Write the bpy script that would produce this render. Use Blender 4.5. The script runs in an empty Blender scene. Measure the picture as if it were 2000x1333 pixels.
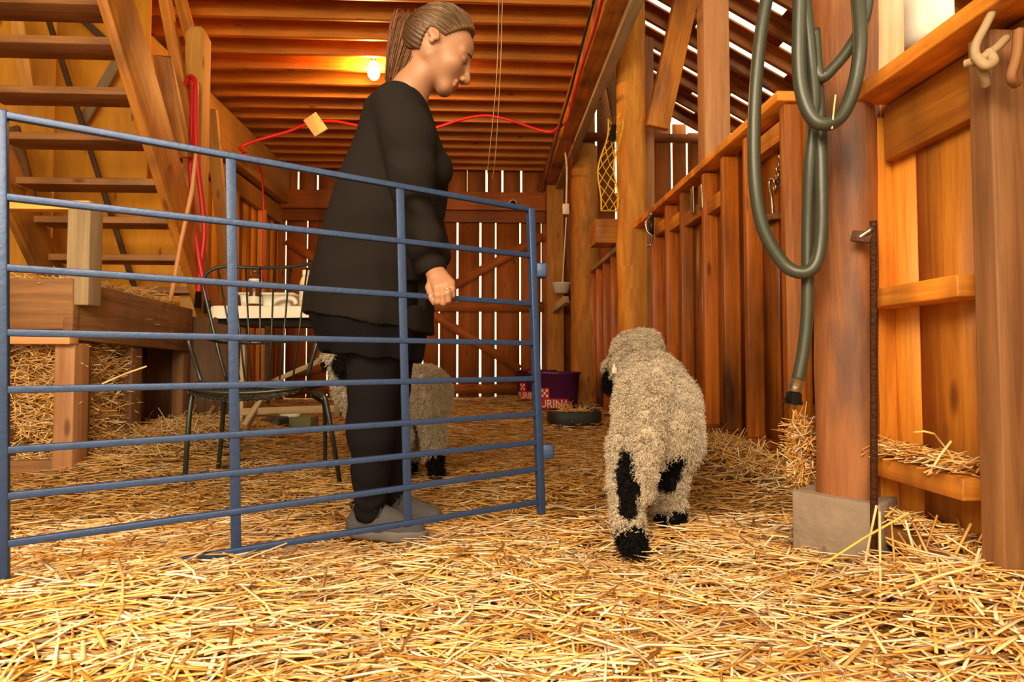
import bpy, math, random
import numpy as np
from mathutils import Vector, Matrix
random.seed(7); RNG = np.random.default_rng(11)
S = bpy.context.scene
COL = S.collection
PI = math.pi

# ------------------------------------------------------------------ camera
CAMH = 0.57; F = 1111.0
PITCH = math.radians(1.98); YAW = math.radians(-2.58)
cd = bpy.data.cameras.new('camera'); cam = bpy.data.objects.new('camera', cd); COL.objects.link(cam)
cam.location = (0, 0, CAMH); cam.rotation_euler = (PI/2 + PITCH, 0, YAW)
cd.sensor_width = 36; cd.lens = 36*F/2000; cd.clip_start = .02; cd.clip_end = 200
S.camera = cam
_R = cam.rotation_euler.to_matrix()
CR, CU, CF = _R @ Vector((1,0,0)), _R @ Vector((0,1,0)), _R @ Vector((0,0,-1))
def P(px, py, d):            # a place seen in the photo, at distance d along the view
    return Vector((0,0,CAMH)) + d*(CF + CR*((px-1000)/F) + CU*((666.5-py)/F))
def GP(px, py, z=0.0):       # the place on a level surface of height z
    r = CF + CR*((px-1000)/F) + CU*((666.5-py)/F)
    return Vector((0,0,CAMH)) + r*((z-CAMH)/r.z)
def YP(px, py, y):           # the place on the upright plane Y = y
    r = CF + CR*((px-1000)/F) + CU*((666.5-py)/F)
    return Vector((0,0,CAMH)) + r*(y/r.y)
def XP(px, py, x):
    r = CF + CR*((px-1000)/F) + CU*((666.5-py)/F)
    return Vector((0,0,CAMH)) + r*(x/r.x)

# ------------------------------------------------------------------ light and exposure
S.view_settings.view_transform = 'Standard'; S.view_settings.look = 'None'
S.view_settings.gamma = 1; S.view_settings.use_curve_mapping = False
S.view_settings.exposure = 0.0
S.cycles.max_bounces = 6; S.cycles.diffuse_bounces = 4
S.cycles.use_denoising = True
W = bpy.data.worlds.new('world'); S.world = W; W.use_nodes = True
bg = W.node_tree.nodes['Background']; bg.inputs[0].default_value = (1.0, .84, .48, 1); bg.inputs[1].default_value = 2.6
def area(name, loc, target, sx, sy, power, col):
    l = bpy.data.lights.new(name, 'AREA'); l.shape = 'RECTANGLE'; l.size = sx; l.size_y = sy
    l.energy = power; l.color = col
    o = bpy.data.objects.new(name, l); COL.objects.link(o); o.location = loc
    o.rotation_euler = (Vector(target)-Vector(loc)).to_track_quat('-Z','Y').to_euler()
    return o
area('daylight_from_barn_door', (-.95,-.8,2.1), (-.6,1.3,0.1), 2.0, 1.2, 150, (1,.80,.56))
def spot(name, loc, target, power, col, size, blend=.5, rad=.1):
    l = bpy.data.lights.new(name, 'SPOT'); l.energy = power; l.color = col; l.spot_size = math.radians(size); l.spot_blend = blend; l.shadow_soft_size = rad
    o = bpy.data.objects.new(name, l); COL.objects.link(o); o.location = loc
    o.rotation_euler = (Vector(target)-Vector(loc)).to_track_quat('-Z','Y').to_euler()
    return o

# ------------------------------------------------------------------ materials
def new_mat(name):
    m = bpy.data.materials.new(name); m.use_nodes = True
    nt = m.node_tree; b = nt.nodes['Principled BSDF']
    return m, nt, b
def plain(name, c, rough=.6, metal=0, bump=0, scale=60, var=0, emit=None, es=1, spec=None):
    m, nt, b = new_mat(name)
    b.inputs['Base Color'].default_value = (*c, 1); b.inputs['Roughness'].default_value = rough
    b.inputs['Metallic'].default_value = metal
    if spec is not None: b.inputs['Specular IOR Level'].default_value = spec
    if emit: b.inputs['Emission Color'].default_value = (*emit,1); b.inputs['Emission Strength'].default_value = es
    if bump or var:
        tc = nt.nodes.new('ShaderNodeTexCoord'); n = nt.nodes.new('ShaderNodeTexNoise'); n.inputs['Scale'].default_value = scale
        n.inputs['Detail'].default_value = 4; nt.links.new(tc.outputs['Object'], n.inputs['Vector'])
        if bump:
            bp = nt.nodes.new('ShaderNodeBump'); bp.inputs['Strength'].default_value = bump; bp.inputs['Distance'].default_value = .01
            nt.links.new(n.outputs['Fac'], bp.inputs['Height']); nt.links.new(bp.outputs[0], b.inputs['Normal'])
        if var:
            mx = nt.nodes.new('ShaderNodeMix'); mx.data_type = 'RGBA'
            mx.inputs[6].default_value = (*c,1); mx.inputs[7].default_value = (*[v*(1-var) for v in c],1)
            nt.links.new(n.outputs['Fac'], mx.inputs[0]); nt.links.new(mx.outputs[2], b.inputs['Base Color'])
    return m
def wood(name, light, dark, rough=.55, stain=.35, staincol=(.03,.012,.005), grain=22, sscale=1.6, bump=.35):
    m, nt, b = new_mat(name); L = nt.links.new; N = nt.nodes.new
    uv = N('ShaderNodeUVMap'); mp = N('ShaderNodeMapping'); mp.inputs['Scale'].default_value = (1.3, grain, 1)
    L(uv.outputs[0], mp.inputs[0])
    n = N('ShaderNodeTexNoise'); n.inputs['Scale'].default_value = 1.6; n.inputs['Detail'].default_value = 7; n.inputs['Roughness'].default_value = .62; n.inputs['Distortion'].default_value = .6
    L(mp.outputs[0], n.inputs['Vector'])
    cr = N('ShaderNodeValToRGB'); cr.color_ramp.elements[0].position = .3; cr.color_ramp.elements[1].position = .68
    cr.color_ramp.elements[0].color = (*dark,1); cr.color_ramp.elements[1].color = (*light,1); L(n.outputs['Fac'], cr.inputs[0])
    # per board tone from the attribute
    at = N('ShaderNodeAttribute'); at.attribute_name = 'tone'
    ml = N('ShaderNodeMix'); ml.data_type = 'RGBA'; ml.blend_type = 'MULTIPLY'; ml.inputs[0].default_value = 1
    L(cr.outputs[0], ml.inputs[6]); L(at.outputs['Color'], ml.inputs[7])
    # knots
    mk = N('ShaderNodeMapping'); mk.inputs['Scale'].default_value = (2.2, 6.5, 1); L(uv.outputs[0], mk.inputs[0])
    vo = N('ShaderNodeTexVoronoi'); vo.inputs['Scale'].default_value = 1.0; L(mk.outputs[0], vo.inputs['Vector'])
    kr = N('ShaderNodeValToRGB'); kr.color_ramp.elements[0].position = .05; kr.color_ramp.elements[1].position = .12
    kr.color_ramp.elements[0].color = (.28,.2,.15,1); kr.color_ramp.elements[1].color = (1,1,1,1); L(vo.outputs['Distance'], kr.inputs[0])
    mk2 = N('ShaderNodeMix'); mk2.data_type = 'RGBA'; mk2.blend_type = 'MULTIPLY'; mk2.inputs[0].default_value = .8
    L(ml.outputs[2], mk2.inputs[6]); L(kr.outputs[0], mk2.inputs[7])
    # blotchy stains
    tc = N('ShaderNodeTexCoord'); n2 = N('ShaderNodeTexNoise'); n2.inputs['Scale'].default_value = sscale; n2.inputs['Detail'].default_value = 5
    ms_ = N('ShaderNodeMapping'); ms_.inputs['Scale'].default_value = (1.6,1.6,.45); L(tc.outputs['Object'], ms_.inputs[0]); L(ms_.outputs[0], n2.inputs['Vector'])
    r2 = N('ShaderNodeValToRGB'); r2.color_ramp.elements[0].position = .48; r2.color_ramp.elements[1].position = .68; L(n2.outputs['Fac'], r2.inputs[0])
    mu = N('ShaderNodeMath'); mu.operation = 'MULTIPLY'; mu.inputs[1].default_value = stain; L(r2.outputs[0], mu.inputs[0])
    ms = N('ShaderNodeMix'); ms.data_type = 'RGBA'; ms.inputs[7].default_value = (*staincol,1)
    L(mu.outputs[0], ms.inputs[0]); L(mk2.outputs[2], ms.inputs[6]); L(ms.outputs[2], b.inputs['Base Color'])
    bp = N('ShaderNodeBump'); bp.inputs['Strength'].default_value = bump; bp.inputs['Distance'].default_value = .006
    L(n.outputs['Fac'], bp.inputs['Height']); L(bp.outputs[0], b.inputs['Normal'])
    b.inputs['Roughness'].default_value = rough
    return m
def attr_mat(name, rough=.7, sheen=0, bump=0, spec=.5):
    m, nt, b = new_mat(name); at = nt.nodes.new('ShaderNodeAttribute'); at.attribute_name = 'tone'
    nt.links.new(at.outputs['Color'], b.inputs['Base Color']); b.inputs['Roughness'].default_value = rough
    b.inputs['Sheen Weight'].default_value = sheen; b.inputs['Specular IOR Level'].default_value = spec
    return m
M = dict(
 wood=wood('wood_barn', (.86,.33,.03), (.50,.15,.012), stain=.72, sscale=2.6, staincol=(.10,.032,.008)),
 wall=wood('wood_wall', (.52,.15,.012), (.26,.06,.006), rough=.38, stain=.93, staincol=(.02,.008,.004)),
 back=wood('wood_back', (.46,.13,.012), (.27,.065,.006), rough=.7, stain=.4),
 joist=wood('wood_joist', (.86,.31,.025), (.55,.16,.01), stain=.2, rough=.6),
 deck=wood('wood_deck', (.5,.2,.03), (.3,.1,.014), stain=.3, rough=.8),
 ply=wood('plywood', (.88,.4,.03), (.74,.3,.018), stain=.22, grain=9, rough=.7),
 pale=wood('wood_pale', (.85,.44,.1), (.62,.29,.05), stain=.2, rough=.7),
 grey=wood('wood_grey', (.5,.36,.2), (.33,.22,.11), stain=.2, rough=.8),
 brown=wood('wood_brown', (.40,.18,.06), (.21,.08,.025), stain=.5, rough=.7),
 pink=wood('wood_pink', (.62,.3,.13), (.42,.18,.07), stain=.3, rough=.6),
 log=wood('wood_log', (.88,.40,.05), (.55,.19,.02), stain=.4, grain=10, rough=.75, bump=.8),
 blue=plain('blue_paint', (.03,.065,.175), .42, .2, bump=.12, scale=70, var=.4),
 hose=plain('hose_rubber', (.045,.05,.035), .38, bump=.05),
 black=plain('black_metal', (.02,.02,.02), .4, .3),
 chair=plain('chair_metal', (.055,.06,.055), .35, .7),
 steel=plain('steel', (.5,.47,.42), .32, 1, bump=.2, scale=40),
 brass=plain('brass', (.55,.33,.1), .3, 1),
 rust=plain('rusty_iron', (.12,.05,.025), .8, .4, bump=.6, scale=80),
 red=plain('red_cord', (.62,.015,.02), .4),
 yellow=plain('yellow_plastic', (.9,.55,.02), .45),
 white=plain('white_plastic', (.78,.74,.66), .45),
 tabletop=plain('table_plastic', (.8,.72,.6), .5),
 purple=plain('purple_plastic', (.085,.012,.075), .32),
 redlab=plain('red_label', (.55,.02,.03), .4),
 rubber=plain('black_rubber', (.015,.015,.013), .6, bump=.2),
 concrete=plain('concrete', (.36,.27,.2), .95, bump=.9, scale=25, var=.4),
 knit=None, legging=plain('legging_cloth', (.011,.009,.011), .95, bump=.15, scale=300, spec=.08),
 cloth2=plain('skirt_cloth', (.007,.006,.007), .95, bump=.2, scale=200, spec=.08),
 shoe=plain('shoe_mesh', (.09,.08,.09), .75, bump=.5, scale=260),
 sole=plain('shoe_sole', (.2,.17,.17), .7), shoeblack=plain('shoe_black', (.025,.025,.028), .6),
 skin=plain('skin', (.39,.185,.10), .5, bump=.06, scale=120, var=.12),
 brownplastic=plain('brown_bottle', (.12,.03,.01), .2), cream=plain('cream_label', (.75,.7,.55), .5),
 straw=attr_mat('straw', .55, spec=.35), wool=attr_mat('wool', .95, spec=.05), hair=attr_mat('hair', .5, spec=.4),
)
def knit_mat():
    m, nt, b = new_mat('knit'); L = nt.links.new; N = nt.nodes.new
    b.inputs['Base Color'].default_value = (.016,.0125,.011,1); b.inputs['Roughness'].default_value = .95; b.inputs['Specular IOR Level'].default_value = .08
    b.inputs['Sheen Roughness'].default_value = .6
    tc = N('ShaderNodeTexCoord'); mp = N('ShaderNodeMapping'); mp.inputs['Scale'].default_value = (260,260,60); L(tc.outputs['Object'], mp.inputs[0])
    n = N('ShaderNodeTexNoise'); n.inputs['Scale'].default_value = 1; L(mp.outputs[0], n.inputs['Vector'])
    bp = N('ShaderNodeBump'); bp.inputs['Strength'].default_value = .3; bp.inputs['Distance'].default_value = .004
    L(n.outputs['Fac'], bp.inputs['Height']); L(bp.outputs[0], b.inputs['Normal'])
    return m
M['knit'] = knit_mat()

# ------------------------------------------------------------------ mesh helpers
def props(o, label=None, cat=None, group=None, kind=None):
    for k, v in (('label',label),('category',cat),('group',group),('kind',kind)):
        if v: o[k] = v
    return o
def empty(name, loc, label=None, cat=None, group=None, kind=None):
    o = bpy.data.objects.new(name, None); COL.objects.link(o); o.location = loc; o.empty_display_size = .05
    bpy.context.view_layer.update
    return props(o, label, cat, group, kind)
def np_mesh(name, V, Q, uv=None, tone=None, smooth=False):
    V = np.asarray(V, np.float32); Q = np.asarray(Q, np.int32); k = Q.shape[1]
    me = bpy.data.meshes.new(name); me.vertices.add(len(V)); me.vertices.foreach_set('co', V.ravel())
    me.loops.add(Q.size); me.loops.foreach_set('vertex_index', Q.ravel())
    me.polygons.add(len(Q)); me.polygons.foreach_set('loop_start', np.arange(0, Q.size, k, dtype=np.int32))
    me.polygons.foreach_set('loop_total', np.full(len(Q), k, np.int32))
    if smooth: me.polygons.foreach_set('use_smooth', np.ones(len(Q), bool))
    me.update(calc_edges=True)
    if uv is not None:
        l = me.uv_layers.new(name='UVMap'); l.data.foreach_set('uv', np.asarray(uv, np.float32).ravel())
    if tone is not None:
        a = me.color_attributes.new('tone', 'FLOAT_COLOR', 'POINT')
        t = np.ones((len(V),4), np.float32); t[:,:3] = tone; a.data.foreach_set('color', t.ravel())
    me.validate(); return me
def link(name, me, mat, parent=None, **kw):
    o = bpy.data.objects.new(name, me); COL.objects.link(o)
    if mat: me.materials.append(mat)
    if parent is not None:
        o.parent = parent
        pl = Vector((0,0,0)); q = parent
        while q is not None: pl += q.location; q = q.parent
        o.location = -pl                      # vertices are given in world space
    return props(o, **kw)
class B:
    """collects shapes; build() links them as one mesh object"""
    def __init__(s): s.v=[]; s.q=[]; s.uv=[]; s.t=[]; s.n=0
    def quads(s, V, Q, UV, tone=1.0):
        V=np.asarray(V,float); Q=np.asarray(Q)+s.n; s.v.append(V); s.q.append(Q); s.uv.append(np.asarray(UV,float).reshape(-1,2))
        tt=np.ones((len(V),3))*np.asarray(tone); s.t.append(tt); s.n+=len(V); return s
    def box(s, c, size, rot=None, tone=None, wob=0):
        if tone is None: tone = random.uniform(.72,1.15)
        hx,hy,hz=[k/2 for k in size]; V=np.array([(x,y,z) for x in(-hx,hx) for y in(-hy,hy) for z in(-hz,hz)])
        if wob: V = V + RNG.normal(0, wob, V.shape)
        Qs=[(0,1,3,2),(4,6,7,5),(0,4,5,1),(2,3,7,6),(0,2,6,4),(1,5,7,3)]
        ax=int(np.argmax(size)); oth=[a for a in range(3) if a!=ax]; off=random.uniform(0,50)
        UV=[]
        for fi,f in enumerate(Qs):
            na = fi//2
            for i in f:
                p=V[i]
                if na==ax: UV.append((p[oth[0]]*.6+off, p[oth[1]]+off))
                else:
                    b=[a for a in oth if a!=na][0]; UV.append((p[ax]+off, p[b]+off*1.7+fi))
        if rot is not None: V = V @ np.array(rot.to_3x3()).T
        V = V + np.array(c); return s.quads(V,Qs,UV,tone)
    def bar(s, a, b, w, h, up=(0,0,1), tone=None, wob=0):
        """beam from a to b, w across, h along 'up'"""
        a=Vector(a); b=Vector(b); d=(b-a); L=d.length; x=d.normalized(); u=Vector(up); y=u.cross(x)
        if y.length<1e-4: y=Vector((0,1,0)).cross(x)
        y.normalize(); z=x.cross(y); R=Matrix((x,y,z)).transposed()
        return s.box((a+b)/2,(L,w,h),R,tone,wob)
    def tube(s, pts, r, n=8, tone=1.0, smooth=None, cap=True):
        pts=[Vector(p) for p in pts]; m=len(pts); rs=r if hasattr(r,'__len__') else [r]*m
        T=[(pts[min(i+1,m-1)]-pts[max(i-1,0)]).normalized() for i in range(m)]
        u=Vector((0,0,1)) if abs(T[0].z)<.9 else Vector((1,0,0)); nrm=(u-T[0]*u.dot(T[0])).normalized()
        V=[];acc=0;ls=[0]
        for i in range(1,m): acc+=(pts[i]-pts[i-1]).length; ls.append(acc)
        for i in range(m):
            nrm=(nrm-T[i]*nrm.dot(T[i])).normalized(); bn=T[i].cross(nrm)
            for k in range(n):
                a=2*PI*k/n; V.append(pts[i]+(nrm*math.cos(a)+bn*math.sin(a))*rs[i])
        Q=[];UV=[]
        for i in range(m-1):
            for k in range(n):
                k2=(k+1)%n; Q.append((i*n+k,i*n+k2,(i+1)*n+k2,(i+1)*n+k))
                c0,c1=k/n*2*PI*rs[i],(k+1)/n*2*PI*rs[i]; UV+= [(ls[i],c0),(ls[i],c1),(ls[i+1],c1),(ls[i+1],c0)]
        if cap and n%2==0:
            for base in (0,(m-1)*n):
                for k in range(1,n//2):
                    Q.append((base+(k-1),base+k,base+n-1-k,base+(n-k)%n)); UV+=[(0,0)]*4
        return s.quads([tuple(v) for v in V],Q,UV,tone)
    def lathe(s, c, prof, n=28, sx=1, sy=1, rz=0, tone=1.0):
        """prof: (radius, height) pairs round the z axis through c"""
        V=[];Q=[];UV=[]
        for r,z in prof:
            for k in range(n):
                a=2*PI*k/n; x,y=r*math.cos(a)*sx,r*math.sin(a)*sy
                V.append((c[0]+x*math.cos(rz)-y*math.sin(rz),c[1]+x*math.sin(rz)+y*math.cos(rz),c[2]+z))
        for i in range(len(prof)-1):
            for k in range(n):
                k2=(k+1)%n; Q.append((i*n+k,i*n+k2,(i+1)*n+k2,(i+1)*n+k)); UV+=[(0,0)]*4
        return s.quads(V,Q,UV,tone)
    def build(s, name, mat, parent=None, smooth=False, bevel=0, **kw):
        me=np_mesh(name,np.vstack(s.v),np.vstack(s.q),np.vstack(s.uv),np.vstack(s.t),smooth)
        o=link(name,me,M[mat] if isinstance(mat,str) else mat,parent,**kw)
        if bevel:
            b=o.modifiers.new('b','BEVEL'); b.width=bevel; b.segments=2; b.limit_method='ANGLE'; b.harden_normals=False
        return o
def spline(pts, n=8):
    """Catmull-Rom through the points"""
    p=[Vector(q) for q in pts]; p=[p[0]*2-p[1]]+p+[p[-1]*2-p[-2]]; out=[]
    for i in range(1,len(p)-2):
        for k in range(n):
            t=k/n; a,b,c,d=p[i-1],p[i],p[i+1],p[i+2]
            out.append(.5*((2*b)+(c-a)*t+(2*a-5*b+4*c-d)*t*t+(3*b-a-3*c+d)*t**3))
    out.append(p[-2]); return out

# ------------------------------------------------------------------ the barn
XL, XR, YB, ZC = -3.07, 1.36, 8.5, 3.40
def hz(x, y):
    """height of the bedding"""
    h = .018*np.sin(x*3.1+.7)*np.cos(y*2.3) + .012*np.sin(x*7.7+y*5.1) + .015
    h = h + .085*np.exp(-(((x+1.0)/.55)**2 + ((y-1.15)/.42)**2))        # heaped against the near end of the gate
    h = h + .11*np.exp(-(((x-1.0)/.15)**2 + ((y-1.12)/.2)**2))        # heap beside the post
    h = h + .13*np.exp(-(((x-1.3)/.22)**2 + ((y-2.75)/.6)**2))          # drift along the partition
    h = h + .22*np.exp(-(((x+1.75)/.45)**2 + ((y-3.6)/.8)**2))          # drift under the manger
    h = h - .02*np.exp(-(((x+.35)/.3)**2 + ((y-1.85)/.25)**2))
    for cx,cy,r,dp in ((-.33,1.80,.2,.03),(-.27,2.0,.16,.03),(.42,1.68,.13,.035),(.60,1.93,.12,.03)):
        h = h - dp*np.exp(-(((x-cx)/r)**2+((y-cy)/(r*.8))**2))
    return h
gx = np.linspace(-5, 4.4, 190); gy = np.linspace(-3, 9.2, 240)
GX, GY = np.meshgrid(gx, gy, indexing='ij'); V = np.stack([GX, GY, hz(GX,GY)-.02], -1).reshape(-1,3)
ii, jj = np.meshgrid(np.arange(189), np.arange(239), indexing='ij'); a = ii*240+jj
fl = np_mesh('floor', V, np.stack([a,a+240,a+241,a+1],-1).reshape(-1,4), smooth=True)
link('floor', fl, plain('bedding_base', (.34,.16,.035), .95, bump=1, scale=45, var=.6), kind='structure')

def planks_x(b, x0, x1, y, z0, z1, widths, gap, th=.03, jit=.01, zt=None):
    """upright boards side by side along X"""
    x = x0; k = 0
    while x < x1-.02:
        w = widths[k % len(widths)]; w = min(w, x1-x)
        top = z1 if zt is None else zt(x+w/2)
        b.box((x+w/2, y+random.uniform(-jit,jit)/3, (z0+top)/2), (w-gap, th, top-z0)); x += w; k += 1
# back wall: door of upright boards with daylight between them, wall above and to the side
def bx_(px): return YP(px, 600, YB).x
slits = [557, 600, 640, 676, 716, 752, 790, 826, 858, 893, 938, 968, 1016, 1057]
zt, zb = YP(900,428,YB).z, .02
d = empty('door_1', (-1,YB,0), kind='structure')
b = B()
for p0, p1 in zip(slits[:-1], slits[1:]):
    x0, x1 = bx_(p0), bx_(p1); g = random.uniform(.022,.036)
    b.box(((x0+x1)/2, YB, (zt+zb)/2), (x1-x0-g, .03, zt-zb), tone=random.uniform(.8,1.1), wob=.003)
b.build('board', 'back', d)
B().box(((bx_(557)+bx_(1060))/2, YB-.04, YP(900,600,YB).z), (bx_(1060)-bx_(557), .04, .15)).build('mid_rail', 'back', d)
B().box(((bx_(557)+bx_(1060))/2, YB-.04, YP(900,760,YB).z), (bx_(1060)-bx_(557), .04, .14)).build('bottom_rail', 'back', d)
for q in (((1060,462),(862,572)), ((1015,722),(760,560)), ((560,470),(700,560)), ((700,700),(560,735))):
    yo = YB-.04-.006*(q[0][0]%7)/3
    B().bar(YP(*q[0],yo), YP(*q[1],yo), .04, .13, up=(0,0,1)).build('brace', 'back', d)
b = B(); z1 = YP(900,430,YB).z
# strip of boards above the door beam, with short slits
for p0,p1 in zip([500,540,582,620,660,700,740,790,830,870,912,952,983,1020], [540,582,620,660,700,740,790,830,870,912,952,983,1020,1062]):
    x0,x1=bx_(p0),bx_(p1); g=.03 if p1 in (582,620,952,983,1020) else .004
    b.box(((x0+x1)/2-g/2+.0, YB, (3.7+z1)/2), (x1-x0-g, .03, 3.7-z1), tone=random.uniform(.7,1))
roofz = lambda x: 5.77-.55*x
x = bx_(1058); cuts = [bx_(1168), bx_(1207), bx_(1317), bx_(1347)]
edges = [x, 1.1, 1.38, cuts[0], cuts[1], 2.25, 2.52, cuts[2], cuts[3], 3.3, 3.6, 3.9, 4.35]
for k,(x0,x1) in enumerate(zip(edges[:-1], edges[1:])):
    g = .034 if x1 in cuts else .002
    b.box(((x0+x1)/2-g/2, YB+.01, (roofz(x0))/2), (x1-x0-g, .03, roofz(x0)), tone=random.uniform(.8,1.15))
b.box(((-4+bx_(557))/2, YB, 1.8), (bx_(557)-.02+4, .03, 3.6), tone=.8)
b.build('wall_back', 'back', kind='structure')
def th(name, label, cat, build, mat, group=None, bevel=.004, smooth=False, parent=None):
    return build.build(name, mat, parent, smooth, bevel, label=label, cat=cat, group=group)
th('lintel_beam', 'long horizontal wooden beam running above the slatted end door', 'beam', B().box(((bx_(500)+bx_(1064))/2, YB-.08, YP(900,397,YB).z), (bx_(1064)-bx_(500), .12, .27)), 'back')
th('door_header', 'narrow dark plank directly under the beam over the end door', 'beam', B().box(((bx_(500)+bx_(1064))/2, YB-.05, YP(900,424,YB).z-.01), (bx_(1064)-bx_(500), .05, .17), tone=.6), 'back')
for z,l in ((YP(1250,395,YB).z,'lower wooden girt across the end wall behind the round log post'),(YP(1250,272,YB).z,'upper wooden girt across the end wall behind the round log post')):
    th('wall_girt', l, 'beam', B().box((2.55,YB-.05,z),(3.1,.06,.22 if z<3.2 else .12),tone=.9), 'back', bevel=0)
# lintels over the sides
# left wall and far side wall
b = B(); y = 4.25
while y < YB: w = random.choice((.2,.26,.3)); b.box((XL-.02, y+w/2, 1.75), (.03, w-.004, 3.5)); y += w
b.build('wall_left', 'ply', kind='structure')
th('header_beam', 'deep wooden header beam along the left wall under the joists', 'beam', B().box((XL+.1, 6.4, 3.12), (.16, 4.2, .52), tone=.72), 'pale')
th('header_plank', 'wooden plank nailed flat under the deep header beam on the left wall', 'plank', B().box((XL+.04, 6.4, 2.71), (.06, 4.2, .24), tone=.7), 'pale')
b = B()
for y0 in (4.6, 5.35, 6.1, 6.85, 7.6): b.box((XL+.05, y0, 1.3), (.1,.06,2.6))
for i,y0 in enumerate((5.2, 6.1, 6.9, 7.75)):
    th('wall_stud', ('upright stud on the left wall', )[0]+(' nearest the stairs',' second along from the stairs',' third along from the stairs',' nearest the end door')[i], 'stud', B().box((XL+.05, y0, 1.3), (.1,.07,2.6)), 'pale')
# outer wall of the aisle, side walls beyond the picture
b = B(); y = -2
while y < YB: b.box((4.3, y+.15, 1.75), (.03, .298, 3.5)); y += .3
b.build('wall_right_outer', 'back', kind='structure')
# near part of the left wall, keeps the daylight out behind the stairs
b = B(); y=-1.6
while y < 4.3: b.box((-4.2, y+.15, 1.8), (.03,.298,3.6)); y += .3
b.build('wall_left_near', 'back', kind='structure')
# plywood wall behind the stairs
b = B()
b.box((-2.62,4.25,.9),(1.05,.02,1.8),tone=.95); b.box((-3.7,4.25,.9),(1.08,.02,1.8),tone=.85)
b.box((-2.82,4.25,2.65),(.66,.02,1.68),tone=1.0); b.box((-3.7,4.25,2.65),(1.08,.02,1.68),tone=1.05)
b.build('wall_stairs', 'ply', kind='structure')
# ceiling: loft deck on joists
b = B(); x = -4.2
while x < 1.0: b.box((x+.12, 3.6, ZC+.215), (.236, 10.2, .03)); x += .24
b.build('ceiling', 'deck', kind='structure')
dj = [F*(ZC-CAMH)/(705-p) for p in (33,)]
y0 = 4.69; k = 0
jl = 'sawn wooden ceiling joist running crosswise under the loft boards'
first = None
ys = [y0+.283*i for i in range(-1,14)]
ORD = ['first','second','third','fourth','fifth','sixth','seventh','eighth','ninth','tenth','eleventh','twelfth','thirteenth','fourteenth']
for y in ys:
    n_ = round((y-5.54)/.283)
    jl = 'wooden ceiling joist right at the light bulb' if n_==0 else 'wooden ceiling joist, '+ORD[abs(n_)-1]+(' beyond the light bulb toward the end door' if n_>0 else ' on this side of the light bulb')
    o = B().box((-1.05, y, ZC+.1), (4.1, .045, .2), tone=random.uniform(.75,1.15), wob=.004).build('ceiling_joist', 'joist', None, bevel=.003)
    props(o, label=jl, cat='joist', group='ceiling joists under the loft')
# plate beam along the right, carries the joists
th('plate_beam', 'long weathered beam carrying the joist ends above the aisle', 'beam', B().box((.93, 4.3, ZC-.12), (.16, 8.3, .3), tone=.85), 'wood')
th('nailed_board', 'pale grey board nailed along the underside of the long weathered beam', 'board', B().box((1.05, 6.1, ZC-.28), (.09, 4.6, .1), tone=1.1), 'grey')
# loft knee wall above the beam
b = B(); x=-.5
y=-1.4
while y < YB: b.box((1.0, y+.15, (ZC+.2+5.2)/2), (.03,.296,5.2-ZC-.2)); y += .3
b.build('wall_loft', 'wood', kind='structure')
# aisle roof: sloping deck boards with daylight gaps, on rafters
sl = math.atan(.55); Rr = Matrix.Rotation(sl, 3, 'Y')
b = B(); y = -1.8; gap0 = []
def rp(x, y, off=0): return (x+off*math.sin(sl), y, roofz(x)+off*math.cos(sl))
while y < YB+.1:
    xs = .95
    b.bar(rp(.9,y,.06), rp(4.6,y,.06), .27, .025, up=(.48,0,.88))
    # gap of .13 beside each board, closed here and there by short pieces
    xx = .9+random.uniform(0,.4)
    while xx < 4.3:
        L_ = random.uniform(.15,.5)
        b.bar(rp(xx,y+.2,.07), rp(xx+L_,y+.2,.07), .16, .025, up=(.48,0,.88), tone=1.3); xx += L_+random.uniform(.35,1.1)
    y += .4
b.build('ceiling_aisle', 'back', kind='structure')
y = 2.98; i = 0
while y < YB:
    o = B().bar(rp(.95,y), rp(4.3,y), .045, .14, up=(.48,0,.88), tone=random.uniform(.8,1.05)).build('roof_rafter','wall',None,bevel=.003)
    props(o, label='reddish rafter sloping down over the aisle, '+ORD[13-i]+' from the end wall', cat='rafter', group='aisle roof rafters'); y += .4; i += 1

# posts
def log(name, label, x, y, r, z1, mat='log', n=28, seed=0, lean=(0,0), tone=1):
    rg = random.Random(seed); pts=[]; rs=[]
    for k in range(26):
        t=k/25; pts.append((x+lean[0]*t+rg.uniform(-.006,.006), y+lean[1]*t, z1*t)); rs.append(r*(1.04-.1*t)+rg.uniform(-.005,.005))
    o = B().tube(pts, rs, n, tone=tone).build(name, mat, None, True, label=label, cat='post'); return o
log('log_post', 'thick round peeled log post rising behind the woolly sheep', 1.30, 5.0, .132, 5.0, seed=1)
log('log_post', 'dark stained round log post beyond the yellow netting', 1.27, 7.3, .18, 3.35, seed=2, tone=.62)
th('corner_post', 'squared dark post in the corner beside the end door', 'post', B().box((1.0, 8.27, 1.65), (.24,.2,3.3), tone=.6), 'log')
p = YP(1377,300,3.55)
th('timber_post', 'tall square sawn post standing on the board partition', 'post', B().box((1.49, 3.62, 2.2), (.17,.12,4.4), tone=1.0), 'pink')
th('timber_post', 'tall square dressed post on the partition between two log posts', 'post', B().box((1.52, 5.3, 1.8), (.13,.1,3.7), tone=.85), 'pink')
b = B().bar(YP(1352,-60,4.7), YP(1283,250,4.9), .09, .2, up=(1,0,0), tone=1.05)
th('diagonal_brace', 'thick diagonal brace climbing beside the round log post', 'brace', b, 'wood')
b = B().bar(YP(1186,100,6.2), YP(1212,235,6.2), .06, .17, up=(1,0,0))
th('diagonal_brace', 'short weathered brace between the beam and the round log post', 'brace', b, 'grey')

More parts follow.
